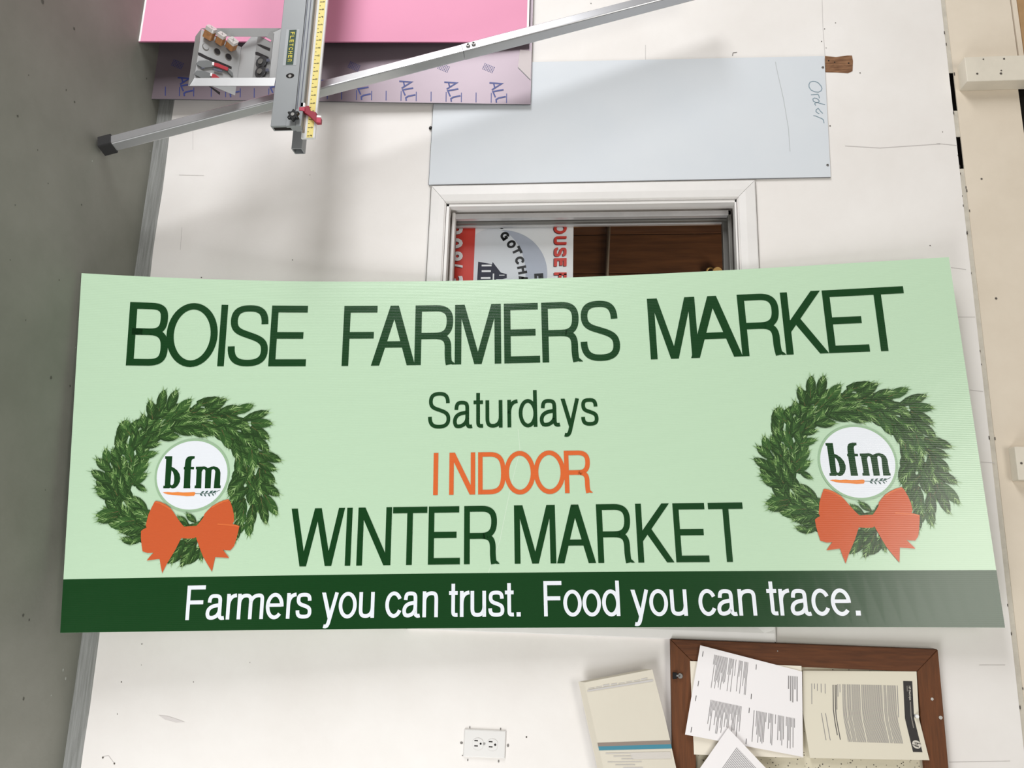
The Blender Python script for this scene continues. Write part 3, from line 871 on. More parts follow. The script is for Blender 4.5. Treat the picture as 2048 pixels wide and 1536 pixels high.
def c96(pts): return wpx(pts, 300, 870, 9.6)
def bars(lst): return [c96(p) for p in lst]
B_OUT = [(298,408),(436,408),(432,470),(424,612),(470,632),(530,680),(575,750),(590,830),(578,900),(545,965),(500,1010),(450,1028),(420,1022),(398,1008),(375,1024),(260,1022),(266,972),(290,975),(318,462),(298,458)]
B_HOLE = [(422,680),(450,715),(470,790),(472,870),(462,930),(440,962),(418,965),(402,950),(400,925),(410,800)]
F_ = [(868,408),(862,455),(835,458),(808,480),(800,520),(795,612),(855,614),(850,660),(790,658),(778,975),(782,972),(780,1022),(648,1022),(655,960),(668,660),(654,658),(658,614),(672,614),(680,540),(690,480),(715,435),(755,412),(800,405)]
M_PARTS = [[(888,610),(1000,608),(1002,640),(990,1022),(860,1020),(866,970),(888,968),(902,660),(886,655)],
           [(1000,608),(1050,604),(1090,615),(1115,640),(1125,680),(1070,690),(1062,665),(1042,655),(1020,668),(1005,700),(990,700)],
           [(1070,690),(1078,640),(1130,632),(1192,650),(1186,720),(1170,1020),(1058,1022)],
           [(1130,632),(1180,610),(1235,602),(1300,620),(1345,665),(1360,730),(1262,700),(1245,665),(1220,652),(1195,668),(1180,700)],
           [(1262,690),(1360,728),(1350,970),(1364,968),(1362,1020),(1230,1020),(1240,900)]]
CARROT = [(250,1104),(290,1096),(360,1094),(440,1102),(540,1094),(640,1104),(760,1100),(840,1094),(872,1098),(878,1125),(866,1150),(850,1168),(720,1174),(600,1162),(500,1156),(420,1150),(350,1140),(290,1120)]
LEAVES = [stroke([(872, 1122), (960, 1126), (1100, 1122), (1230, 1112), (1350, 1056)], 9)] + [[[(x, y), (x + dx * .5 - dy * .22, y + dy * .5 + dx * .22), (x + dx, y + dy), (x + dx * .5 + dy * .22, y + dy * .5 - dx * .22)]] for x, y, dx, dy in [(960,1124,58,48),(980,1118,70,-42),(1045,1124,35,62),(1060,1118,66,-50),(1120,1124,42,60),(1140,1118,80,-52),(1195,1120,40,52),(1205,1112,76,-42),(1250,1108,20,34)]]
BFM = [(c96(B_OUT), 0), (c96(B_HOLE), 1), (c96(F_), 0)] + [(c96(p), 0) for p in M_PARTS]
LV = [c96(p) for g_ in LEAVES for p in g_]
CR = c96(CARROT)
def rings(cx, cy, r0, r1, n=64):
    return [[(cx + r * math.cos(2 * math.pi * j / n), cy + r * math.sin(2 * math.pi * j / n)) for r, j in ((r0, k), (r1, k), (r1, k + 1), (r0, k + 1))] for k in range(n)]
def wreath(du, dv, which):
    sh = lambda pl: [(a + du, b + dv) for a, b in pl]
    sprint('printed_wreath', [sh(p) for p in WP], [M_w0, M_w1, M_w2, M_w3, M_w4, M_w5], list(WO), mi=list(WI), cut=False, label='printed evergreen wreath ' + which)
    cx, cy = C1[0] + du, C1[1] + dv
    em = sprint('printed_disc', [sh(disc_flat(C1[0], C1[1], 95, 95, 64))], M_sw, 2.0, label='white round emblem inside the wreath ' + which)
    sprint('disc_rim', rings(cx, cy, 94, 99.5), M_sr, 2.1, parent=em)
    sprint('emblem_letters', [sh(p) for p, c in BFM], [M_sd, M_sw], [2.4 if c == 0 else 2.6 for p, c in BFM], mi=[c for p, c in BFM], cut=False, parent=em, label='dark green lowercase letters bfm')
    sprint('emblem_carrot', [sh(CR)], M_ca, 2.4, parent=em)
    sprint('carrot_leaves', [sh(p) for p in LV], M_lf, 2.4, cut=False, parent=em)
    bw = sprint('printed_bow', [sh(BOWU)], M_sob, 2.3, label='flat orange printed bow on the wreath ' + which)
    for e_ in EDGE:
        sprint('bow_fold', [sh(p) for p in e_], M_sow, 2.6, cut=False, parent=bw)
wreath(0, 0, 'beside the word WINTER')
wreath(1798, -6, 'beside the second word MARKET')
# faint crease in the printing
cr_ = [SI(x, y) for x, y in [(1036, 858), (1040, 900), (1030, 940), (1016, 1000), (1000, 1080), (975, 1150)]]
sprint('crease', stroke(cr_, 1.8), mat('sign_crease', rgb(212, 232, 208), **SGR), 0.25, cut=False)

# ------------------------------------------------------------------ white dry-erase panel on the wall
M_wb = mat('panel_white_plastic', rgb(216, 220, 224), 0.5, spec=0.25, noise=0.03, nscale=3, col2=rgb(212, 217, 222))
M_steel = mat('steel', rgb(150, 148, 145), 0.42, metal=0.8)
M_edge = mat('panel_edge_grey', rgb(120, 122, 124), 0.6)
wc = [P(858, 370, -.003), P(1661, 354.5, -.003), P(1648, 113, -.003), P(872, 129, -.003)]
wbm = (wc[0] + wc[1]) / 2
for q_ in wc: q_[1] = -.0055
wb = empty('writing_panel', ((wc[0] + wc[3]) / 2), 'thin white plastic writing panel screwed to the wall beside the window, with the word Order', 'panel')
slab('panel_sheet', wc, (0, .003, 0), [M_wb], wb)
for a, b in ((0, 1), (0, 3)):               # cut edges of the sheet show as a grey line
    d = (wc[b] - wc[a]); nrm = np.cross(d, (0, 1, 0)); nrm /= np.linalg.norm(nrm)
    if np.dot(nrm, wbm - (wc[2] + wc[3]) / 2) < 0 and a == 0 and b == 1: nrm = -nrm
    if b == 3: nrm = np.array([0, 0, -1.0])
    if b == 1: nrm = np.array([1.0, 0, 0])
    slab('edge_line', [wc[a], wc[b], wc[b] + nrm * .0016, wc[a] + nrm * .0016], (0, .003, 0), M_edge, wb)
for x, y, r, mm in [(1645, 136, .005, M_steel), (1654.5, 331, .005, M_steel), (861.5, 256, .0062, M_dark)]:
    p = P(x, y, -.003)
    sc_ = rod('screw', p + np.array([0, -.0002, 0]), p + np.array([0, -.0047, 0]), r, mm, wb, 14, r1=r * .6)
    rod('screw_slot', p + np.array([0, -.0046, 0]), p + np.array([0, -.0050, 0]), r * .38, mat('screw_recess', rgb(60, 58, 56), .7), sc_, 8)
M_ink = mat('faded_marker', rgb(126, 148, 160), 0.5)
M_pen = mat('faint_scratch', rgb(184, 188, 188), 0.6)
def wbp(x, y):
    p = P(1590 + x / 8.53, 90 + y / 8.53, -.0036); return (p[0], p[2])
def yink(a, b, off): return (a, -.0060 - off, b)
for pts in [[(300,625),(255,640),(234,680),(236,725),(270,775),(330,805),(395,812),(440,790),(456,750),(440,705),(395,655),(345,630),(300,625)],
            [(268,856),(330,852),(385,845),(402,870),(412,905),(405,915)],
            [(365,918),(325,912),(300,928),(308,965),(350,985),(395,985),(412,965),(395,940),(365,918)],
            [(508,1025),(430,1005),(370,988),(338,998),(332,1015),(352,1038)],
            [(470,1175),(425,1130),(392,1085),(360,1110),(352,1138),(375,1162),(410,1180)],
            [(308,1212),(345,1216),(400,1240),(455,1262),(482,1285),(490,1338)]]:
    flat('handwriting', stroke([wbp(*q) for q in pts], .0022), yink, M_ink, wb)
flat('scratch', stroke([(P(x, y)[0], P(x, y)[2]) for x, y in [(1550, 126), (1552, 138), (1566, 200), (1576, 260), (1579, 305)]], .0016), yink, M_pen, wb)

# ------------------------------------------------------------------ sheets leaning against the wall
M_pink = mat('pink_film', rgb(234, 158, 188), 0.6, spec=0.2, noise=0.03, nscale=2.5)
M_pedge = mat('board_white_edge', rgb(244, 240, 240), 0.5)
pb, pt = G(277, 82.5), P(1057, 84, -.035)
XF = -3.4
pb2, pt2 = np.array([XF, pb[1], 0]), np.array([XF, pt[1], pt[2]])
pn = np.cross(pt - pb, np.array([1.0, 0, 0])); pn /= np.linalg.norm(pn)
if pn[1] > 0: pn = -pn
pk = empty('pink_board', ((pb + pb2) / 2), 'pink film-covered board with white edges leaning against the wall behind the cutting machine', 'board')
slab('board_core', [pb, pt, pt2, pb2], -pn * .005, M_pedge, pk)
e_ = (pt - pb) / np.linalg.norm(pt - pb)
slab('pink_film', [pb + e_ * .006 + pn * .0004, pt - e_ * .007 + pn * .0004, pt2 - e_ * .007 + pn * .0004, pb2 + e_ * .006 + pn * .0004], -pn * .0003, M_pink, pk)

slab('film_wrap', [pb + np.array([.0006, 0, 0]), pt + np.array([.0006, 0, 0]), pt + np.array([.0006, 0, 0]) - pn * .005, pb + np.array([.0006, 0, 0]) - pn * .005], (-.0005, 0, 0), mat('pink_film_edge', rgb(176, 104, 134), .5), pk)
M_film = mat('aluminium_film', rgb(130, 117, 124), 0.40, metal=0.4, noise=0.06, nscale=2, bump=0.04, bscale=9)
M_blue = mat('film_blue_print', rgb(44, 58, 128), 0.5)
M_aedge = mat('composite_dark_edge', rgb(70, 70, 72), 0.5)
ab, at_ = G(303, 197.5), P(1061, 208.5, -.016)
ab2, at2 = np.array([XF, ab[1], 0]), np.array([XF, at_[1], at_[2]])
an = np.cross(at_ - ab, np.array([1.0, 0, 0])); an /= np.linalg.norm(an)
if an[1] > 0: an = -an
asht = empty('aluminium_sheet', ((ab + ab2) / 2), 'silver aluminium composite sheet with blue ALU printed film leaning behind the pink board', 'sheet')
slab('sheet_face', [ab, at_, at2, ab2], -an * .003, M_film, asht)
slab('sheet_edge', [ab + np.array([.0012, 0, 0]), at_ + np.array([.0012, 0, 0]), at_ + np.array([.0, 0, 0]), ab], -an * .003, M_aedge, asht)
def AF(x, y, off=0.0): return PL(x, y, ab + an * off, an)
def apoly(name, px_polys, m, off=.0006):
    v = []; f = []
    for pl in px_polys:
        k = len(v); v += [AF(x, y, off) for x, y in pl]; f.append(tuple(range(k, k + len(pl))))
    return meshobj(name, v, f, m, asht)
LET = {'A': [[(274, 778), (635, 795), (345, 985)], [(400, 795), (432, 912)]], 'L': [[(690, 970), (378, 1032), (450, 1195)]], 'U': [[(755, 1170), (540, 1218), (470, 1265), (482, 1352)]], 'I': [[(330, 1070), (325, 1355)]], 'J': [[(780, 1080), (775, 1355)]], 'D': [[(-115, 1070), (-118, 1355)]]}
for k, (xo, sc_) in enumerate([(960, 1.0), (870, .99), (780, .985), (691, .98), (603, .97), (516, .96), (430, .95), (338, .93)]):
    for key, strokes_ in LET.items():
        for st_ in strokes_:
            q_ = stroke([(xo + a / 14.63 * sc_, 199.5 + (xo + a / 14.63 - 700) * .021 + (b - 1360) / 14.63 * sc_) for a, b in st_], 3.0 if key in 'ALU' else 1.7)
            apoly('film_letter' if key in 'ALU' else 'film_tick', q_, M_blue)
    cx_, cy_ = xo + 17, 133 + (xo - 700) * .012
    dots = []
    for i in range(7):
        for j in range(5):
            px_, py_ = cx_ + (i - 3) * 3.1 + (j - 2) * -1.2, cy_ + (i - 3) * 1.3 + (j - 2) * 2.6
            dots.append([(px_ - .9, py_ - .7), (px_ + .9, py_ - .7), (px_ + .9, py_ + .7), (px_ - .9, py_ + .7)])
    tag(apoly('film_dots', dots, M_blue), kind='stuff')
apoly('film_fold', stroke([(1036, 135), (1061, 160)], 1.2), M_edge)
apoly('film_flap', [[(1036, 134), (1061, 159), (1063, 102), (1040, 99)]], mat('film_lifted', rgb(206, 196, 196), .6, spec=.2), .0008)

# ------------------------------------------------------------------ the cutting machine
M_cut = mat('cutter_painted_aluminium', rgb(150, 153, 155), 0.42, metal=0.25, noise=0.03, nscale=6)
M_tube = mat('leg_aluminium', rgb(196, 196, 198), 0.27, metal=0.7, noise=0.05, nscale=4, stretch=(1, 1, 1))
M_dgrey = mat('groove_dark', rgb(84, 86, 100), 0.6)
M_bron = mat('bronze_strip', rgb(150, 138, 124), 0.5, metal=.3)
M_clear = mat('clear_plastic', rgb(222, 222, 220), 0.2)
M_tape = mat('yellow_tape', rgb(232, 214, 128), 0.45)
M_tick = mat('tape_print', rgb(74, 68, 40), 0.6)
M_rub = mat('black_rubber', rgb(34, 33, 33), 0.75)
M_blk = mat('black_plastic', rgb(22, 22, 24), 0.3)
M_redp = mat('red_plastic', rgb(196, 70, 92), 0.4)
M_redd = mat('dark_red_plastic', rgb(150, 36, 56), 0.4)
M_grn = mat('plate_green', rgb(30, 62, 44), 0.4)
M_yel = mat('plate_yellow', rgb(226, 208, 70), 0.4)
foot = G(196, 293); foot[2] = 0.0
lend = P(1420, -26, -.14)
cutm = empty('sheet_cutter', foot, 'grey aluminium wall panel cutting machine with yellow ruler, tool caddy and rubber footed leg', 'cutting machine')
ld = (lend - foot) / np.linalg.norm(lend - foot)
# the leg rises from a rubber foot; two tubes butt at a bolted joint
half = .0165
up_ = np.array([0, 0, 1.0])
vw = foot + ld * .6 - CAM; vw /= np.linalg.norm(vw)
def on_leg(px):                          # distance along the leg seen at frame x = px
    lo, hi = 0.0, 3.0
    for _ in range(40):
        m_ = (lo + hi) / 2
        if proj(foot + ld * m_)[0] < px: lo = m_
        else: hi = m_
    return lo
f0 = foot + ld * .02 + up_ * .012
tj = on_leg(918)
ROLL = math.radians(38)
sqtube('leg', f0, foot + ld * (tj - .0006) + up_ * .012, half, M_tube, cutm, ROLL, bevel=.0042, ref=vw)
sqtube('leg_extension', foot + ld * (tj + .0006) + up_ * .012, lend + up_ * .012, half + .0006, M_tube, cutm, ROLL, bevel=.0042, ref=vw)
sqtube('rubber_foot', foot + up_ * .012 - ld * .001, foot + ld * .036 + up_ * .012, half + .004, M_rub, cutm, ROLL, wall=.018, bevel=.004, ref=vw)
aa = np.array(vw); aa = aa - ld * np.dot(aa, ld); aa /= np.linalg.norm(aa); bb_ = np.cross(ld, aa)
fu = math.cos(ROLL) * aa + math.sin(ROLL) * bb_; fv = -math.sin(ROLL) * aa + math.cos(ROLL) * bb_
cand = [fu, -fu, fv, -fv]
upface = max(cand, key=lambda n_: -n_[0] * .8 - n_[1])      # face turned up in the frame and to the camera
for tt in (on_leg(930), on_leg(941)):
    p = foot + ld * tt + up_ * .012 + upface * half
    b_ = rod('bolt', p - upface * .002, p + upface * .006, .0062, M_steel, cutm, 14)
    rod('bolt_socket', p + upface * .0058, p + upface * .0064, .0036, M_dark, b_, 6)
# support bar behind the arm, open end
YB_ = -.205
z0, z1 = P(583, 290, YB_)[2], P(604, 290, YB_)[2]
xe = P(594, 297, YB_)[0]
hb = (z1 - z0) / 2
sqtube('support_bar', (XF, YB_ + hb, (z0 + z1) / 2), (xe, YB_ + hb, (z0 + z1) / 2), hb, M_cut, cutm, 0.0, ref=(0, 1, 0))
# squaring arm: long extrusion
YA = -.315
az0 = P(541, 250, YA)[2]; az1 = P(601, 256, YA)[2]; axe = P(570, 252, YA)[0]; axe2 = axe
zf1 = P(588, 240, YA)[2]
arm = box('squaring_arm', XF, axe, YA, YA + .026, az0, zf1, M_cut, cutm, .0015)
box('arm_channel', XF, axe + .003, YA + .004, YA + .026, zf1 + .0002, az1, M_cut, cutm, .001)
for px_ in (590.5, 597.0):
    zz = P(px_, 240, YA)[2]
    box('groove', XF, axe - .055, YA - .0004 + (.004 if zz > zf1 else 0), YA + .006, zz - .0011, zz + .0011, M_dgrey, cutm)
box('arm_end_recess', axe - .001, axe + .0006, YA + .007, YA + .020, az0 + .006, zf1 - .012, M_dark, cutm)
box('end_bracket', axe - .018, axe + .004, YA - .006, YA + .004, zf1 - .020, az1 - .004, M_cut, cutm, .001)
# ruler with its yellow tape
YR = -.296
rz0 = P(603, 262, YR)[2]; rz1 = P(629.5, 275, YR)[2]; rxe = P(618, 276, YR)[0]
tz0 = P(613.5, 270, YR)[2]; tz1 = P(626, 270, YR)[2]
rul = box('ruler', XF, rxe, YR, YR + .008, rz0, rz1, M_clear, cutm, .001)
box('ruler_back_strip', XF, rxe - .016, YR - .0012, YR, rz0 + .003, rz0 + .0095, M_bron, rul)
box('tape', XF, rxe - .0015, YR - .0008, YR, tz0, tz1, M_tape, rul)
x = rxe - .006; k = 0
while x > -2.75:
    lng = (.36 if k % 4 == 0 else .18)
    zc_ = tz0 + (tz1 - tz0) * .10
    if k % 2 == 0:
        box('tape_tick', x - .0009, x + .0009, YR - .0012, YR - .0008, zc_, zc_ + (tz1 - tz0) * lng, M_tick, rul)
    if k % 4 == 0:
        q_ = glyph(rng.choice('OSUCP'), .0046, .0062, .0014)
        flat('tape_mark', xform(q_, x - .0026, tz0 + (tz1 - tz0) * .52), lambda a, b, o: (a, YR - .0012 - o, b), M_tick, rul)
    x -= .00635; k += 1
# name plate
def onA(x, y): p = P(x, y, YA - .001); return (p[0], p[2])
nx0, nx1 = onA(585, 60)[0], onA(579, 129)[0]
nz0, nz1 = onA(571.9, 127)[1], onA(586.3, 127)[1]
cv = slab('clear_cover', [(nx0 - .003, YA - .0006, nz0 - .009), (nx1 + .003, YA - .0006, nz0 - .009), (nx1 + .003, YA - .0006, nz1 + .009), (nx0 - .003, YA - .0006, nz1 + .009)], (0, .0008, 0), mat('cover_plastic', rgb(176, 179, 182), .2), cutm)
npl = box('name_plate', nx0, nx1, YA - .0018, YA - .0006, nz0, nz1, M_grn, cutm)
wl = (nx1 - nx0 - .012) / 8
for i, ch in enumerate('FLETCHER'):
    q_ = glyph(ch, wl * .70, (nz1 - nz0) * .56, .0019)
    flat('letter', xform(q_, nx0 + .006 + i * wl + wl * .12, nz0 + (nz1 - nz0) * .22), lambda a, b, o: (a, YA - .0022 - o, b), M_yel, npl)
# oval access hole with a screw
hc = onA(580, 151)
ov = disc_flat(hc[0], hc[1], .0078, .0120, 28)
hol = flat('access_hole', [ov], lambda a, b, o: (a, YA - .0004 - o, b), M_dark, cutm)
rod('screw', (hc[0] + .0015, YA - .0002, hc[1]), (hc[0] + .0015, YA - .0018, hc[1]), .0046, M_steel, cutm, 10)
# star knob
kc = P(587, 231, YA - .02)
lob = []
for k in range(60):
    t = 2 * math.pi * k / 60
    r_ = .0145 + .0032 * math.cos(6 * t)
    lob.append((kc[0] + r_ * math.cos(t), kc[2] + r_ * math.sin(t)))
slab('star_knob', [(a, YA - .026, b) for a, b in lob], (0, .012, 0), M_blk, cutm, .0015)
rod('knob_hub', (kc[0], YA - .0275, kc[2]), (kc[0], YA - .0262, kc[2]), .005, M_steel, cutm, 12)
rod('knob_stem', (kc[0], YA - .016, kc[2]), (kc[0], YA + .001, kc[2]), .006, M_steel, cutm, 12)
box('knob_bracket', kc[0] + .004, kc[0] + .026, YA - .010, YA, kc[2] + .004, kc[2] + .020, M_cut, cutm, .001)
# red production stop riding on the ruler
YS_ = YR - .012
stop = empty('red_stop', P(617, 224, YS_), None); stop.parent = cutm; stop.matrix_parent_inverse = cutm.matrix_world.inverted()
def onS(pts, Y): return [P(x, y, Y) for x, y in pts]
slab('stop_body', onS([(597, 214), (609.5, 213), (614, 211), (617.5, 211), (620, 221), (632, 224), (632.5, 232), (642, 235), (641, 245), (632, 245.5), (627, 240), (617, 230), (607, 224), (598, 221)], YS_), (0, .012, 0), M_redd, cutm, .0008)
slab('stop_tab', onS([(598, 214), (609.5, 214), (609, 222), (598, 221)], YS_ - .004), (0, .004, 0), M_redp, cutm, .0005)
slab('stop_tab', onS([(633, 235), (642, 235.5), (641, 245), (632.5, 244)], YS_ - .004), (0, .004, 0), M_redp, cutm, .0005)
slab('stop_flag', onS([(601, 205), (610, 205.5), (609.5, 213.5), (600, 213)], YS_ - .003), (0, .010, 0), M_pedge, cutm, .0005)
slab('stop_flag', onS([(633.5, 230), (642.5, 231), (642, 235), (633, 234.5)], YS_ - .003), (0, .010, 0), M_pedge, cutm, .0005)
bpy.data.objects.remove(stop)
# sheet metal tool caddy under the arm
M_sm = mat('caddy_sheet_metal', rgb(168, 168, 168), 0.42, metal=0.4, noise=0.05, nscale=8)
M_smd = mat('slot_black', rgb(30, 24, 26), .8)
def c5(x, y, Y): return P(370 + x / 5.69, 30 + y / 5.69, Y)
def interp(a, b, t): return np.array(a) + (np.array(b) - np.array(a)) * t
YF, YK = -.345, -.285
LP = [c5(190, 165, YF), c5(640, 365, YK), c5(570, 915, YK), c5(105, 722, YF)]      # lower shelf
lpn = np.cross(LP[1] - LP[0], LP[3] - LP[0]); lpn /= np.linalg.norm(lpn)
if np.dot(lpn, CAM - LP[0]) < 0: lpn = -lpn
shelf = slab('caddy_shelf', LP, -lpn * .0016, M_sm, cutm)
def onL(x, y, h=0.0): return PL(370 + x / 5.69, 30 + y / 5.69, LP[0] + lpn * h, lpn)
def plate(name, pix, Ys):
    """flat sheet: first three corners fix the plane"""
    q_ = [c5(x, y, Y) for (x, y), Y in zip(pix[:3], Ys)]
    n_ = np.cross(q_[1] - q_[0], q_[2] - q_[0]); n_ /= np.linalg.norm(n_)
    if n_[1] > 0: n_ = -n_
    pts = [PL(370 + x / 5.69, 30 + y / 5.69, q_[0], n_) for x, y in pix]
    return slab(name, pts, -n_ * .0014, M_sm, cutm)
plate('caddy_lip', [(190, 150), (105, 722), (38, 803), (122, 240)], [YF, YF, YF - .012])
plate('caddy_side', [(102, 716), (1032, 712), (1015, 806), (36, 806)], [YF, YA + .004, YA - .004])
plate('caddy_side', [(185, 150), (1090, 150), (1080, 245), (520, 245), (330, 225)], [YF + .004, YA + .02, YA + .026])
slab('caddy_web', [c5(x_, y_, YK + .001) for x_, y_ in [(642, 368), (755, 245), (835, 235), (772, 712), (592, 712)]], (0, .0014, 0), M_sm, cutm)
UP = [c5(838, 152, YK - .002), c5(1010, 205, YA + .012), c5(955, 705, YA + .012), c5(768, 712, YK - .002)]
upn = np.cross(UP[1] - UP[0], UP[3] - UP[0]); upn /= np.linalg.norm(upn)
if np.dot(upn, CAM - UP[0]) < 0: upn = -upn
slab('caddy_shelf', UP, -upn * .0016, M_sm, cutm)
slab('caddy_back', [c5(1000, 200, YA + .014), c5(1100, 155, YA + .014), c5(1045, 712, YA + .014), c5(950, 706, YA + .014)], (0, .0014, 0), M_sm, cutm)
def onU(x, y, h=.0008): return PL(370 + x / 5.69, 30 + y / 5.69, UP[0] + upn * h, upn)
def poly3(name, pts, m, parent): return meshobj(name, pts, [tuple(range(len(pts)))], m, parent)
poly3('caddy_slot', [onU(*q) for q in [(850, 240), (905, 245), (985, 288), (972, 305)]], M_pink, cutm)
poly3('caddy_slot', [onU(*q) for q in [(818, 335), (860, 335), (970, 378), (962, 408), (880, 372)]], M_smd, cutm)
poly3('caddy_slot', [onU(*q) for q in [(800, 420), (830, 422), (952, 478), (948, 500), (800, 448)]], M_smd, cutm)
for x, y in [(235, 365), (365, 420), (493, 480)]:
    ang = [2 * math.pi * k / 20 for k in range(20)]
    h_ = poly3('caddy_hole', [onL(x + 39 * math.cos(t), y + 41 * math.sin(t) + 12 * math.cos(t), .0006) for t in ang], mat('hole_shade', rgb(96, 92, 88), .7), cutm)
    poly3('hole_depth', [onL(x + 4 + 33 * math.cos(t), y - 6 + 33 * math.sin(t) + 10 * math.cos(t), .0009) for t in ang], M_smd if x > 300 else M_sm, h_)
poly3('caddy_slot', [onL(*q, .0006) for q in [(148, 425), (175, 430), (250, 470), (532, 588), (530, 620), (330, 540), (230, 495), (150, 455)]], M_smd, cutm)
poly3('caddy_slot', [onL(*q, .0006) for q in [(270, 812), (300, 815), (400, 880), (396, 912)]], M_smd, cutm)
# vials of blades in the caddy
M_amb = mat('amber_contents', rgb(176, 122, 74), 0.5, noise=0.3, nscale=90)
M_cap = mat('clear_cap', rgb(206, 200, 196), 0.25)
vlab = ['amber blade vial with clear cap in the caddy, above the hole with a crescent', 'amber blade vial in the caddy between the other two vials', 'amber blade vial in the caddy nearest the squaring arm']
for i, (bx, by, tx, ty, hw_) in enumerate([(262, 262, 305, 140, 58), (392, 320, 425, 215, 48), (518, 372, 550, 285, 56)]):
    p0 = onL(bx, by, .004); p1 = onL(tx, ty, .030)
    vr = hw_ / 5.69 / 700 * .88
    vo = empty('blade_vial', p0, vlab[i], 'vial', 'blade vials in the tool caddy')
    d_ = p1 - p0; pm = p0 + d_ * .66
    def rbox(name, a, b, r, m):
        o = sqtube(name, a, b, r, m, vo, 0.5, wall=r * .96, bevel=r * .35, ref=(0, 1, 0)); return o
    rbox('vial_body', p0, pm, vr, M_amb); rbox('vial_cap', pm + d_ * .01, p1, vr * .98, M_cap)
# two snap cutters with red grips lying in the caddy
M_tool = mat('tool_grey_steel', rgb(126, 128, 128), 0.35, metal=.6)
tlab = ['grey hooked blade holder with red grip in the caddy, lying beside the long dark slot', 'grey blade holder with red grip in the caddy, half behind the caddy rail']
for i, (body, red, wt, hook) in enumerate([
    ([(132, 545), (160, 520), (250, 515), (320, 535), (480, 590), (545, 660), (540, 700), (480, 640), (330, 590), (200, 600), (140, 565)], [(330, 540), (375, 548), (495, 600), (485, 632), (330, 572)], [(310, 535), (332, 535), (330, 570), (308, 566)], [(330, 600), (420, 625), (430, 645), (380, 640), (320, 620)]),
    ([(112, 655), (135, 630), (230, 640), (310, 670), (360, 712), (180, 712), (118, 680)], [(305, 668), (340, 672), (395, 714), (300, 714)], [(290, 660), (310, 662), (306, 695), (286, 690)], [(180, 600), (220, 596), (225, 606), (190, 610)])]):
    to = empty('blade_holder', onL(*body[0]), tlab[i], 'tool', 'blade holders in the tool caddy')
    slab('holder_body', [onL(*q, .006) for q in body], -lpn * .0045, M_tool, to)
    slab('red_grip', [onL(*q, .009) for q in red], -lpn * .003, mat('grip_red', rgb(172, 40, 52), .4), to)
    slab('white_tip', [onL(*q, .0095) for q in wt], -lpn * .003, M_pedge, to)
    slab('dark_clip', [onL(*q, .008) for q in hook], -lpn * .0018, M_dgrey, to)
# two cutting wheels in the upper shelf
for i, (x, y) in enumerate([(872, 540), (862, 652)]):
    c_ = onU(x, y, .004)
    wo = empty('cutting_wheel', c_, ['dark steel cutting wheel in the caddy shelf next to its black slots', 'dark steel cutting wheel in the caddy shelf against the lower rail'][i], 'cutting wheel', 'cutting wheels in the tool caddy')
    rod('wheel_rim', c_ - upn * .003, c_ + upn * .003, .0185, mat('wheel_dark', rgb(84, 84, 86), .35, metal=.6), wo, 24)
    rod('wheel_hub', c_ + upn * .003, c_ + upn * .007, .008, M_steel, wo, 16)
    slab('wheel_arm', [onU(x - 60, y - 30, .006), onU(x + 85, y - 45, .006), onU(x + 90, y - 15, .006), onU(x - 60, y + 5, .006)], -upn * .002, M_dgrey, wo)

# ------------------------------------------------------------------ wall outlet
M_op = mat('outlet_plastic', rgb(224, 222, 219), 0.35)
oc = [P(928, 1458, -.006), P(1013, 1462, -.006), P(1011, 1518, -.006), P(925, 1514, -.006)]
out = empty('wall_outlet', (oc[0] + oc[3]) / 2, 'white duplex electrical outlet plate low on the wall', 'outlet')
ctr = sum(oc) / 4
hexa('cover_plate', [ctr + (p - ctr) * .95 for p in oc], [np.array([p[0], 0.0, p[2]]) for p in oc], M_op, out, .0012)
def c11(x, y, Y=-.0066): return P(880 + x / 11.38, 1420 + y / 11.38, Y)
for cx_, cy_, sl, gd in [(860, 770, [(783, 683, 862, 712), (780, 803, 862, 832)], (925, 768, 24)), (1190, 790, [(1110, 708, 1195, 736), (1110, 825, 1195, 853)], (1256, 790, 26))]:
    c_ = c11(cx_, cy_)
    rv = [(c_[0] + .0145 * math.sin(2 * math.pi * k / 32), -.0074, c_[2] + min(.0142, max(-.0142, .0165 * math.cos(2 * math.pi * k / 32)))) for k in range(32)]
    fc = slab('receptacle', rv, (0, .002, 0), M_op, out, .0004)
    for s_ in sl:
        a, b = c11(s_[0], s_[1], -.0076), c11(s_[2], s_[3], -.0076)
        box('slot', a[0], b[0], -.0078, -.0073, a[2], b[2], M_dark, fc)
    g_ = c11(gd[0], gd[1], -.0076)
    rod('ground_hole', (g_[0], -.0073, g_[2]), (g_[0], -.0078, g_[2]), gd[2] / 11.38 / 800, M_dark, fc, 14)
p = c11(1005, 770)
rod('plate_screw', (p[0], -.006, p[2]), (p[0], -.0072, p[2]), .003, M_steel, out, 12)
for x, y, r, rx_ in [(680, 392, .0016, .0034), (1380, 428, .0018, .0032), (490, 745, .0042, .0032), (1548, 805, .003, .0045), (512, 1035, .0016, .0016), (632, 1135, .0018, .0028), (1335, 1165, .0022, .0034)]:
    wallmark(880 + x / 11.38, 1420 + y / 11.38, r, mat('plaster_shade', rgb(128, 124, 120), .9), 'plaster_gap', rx_)

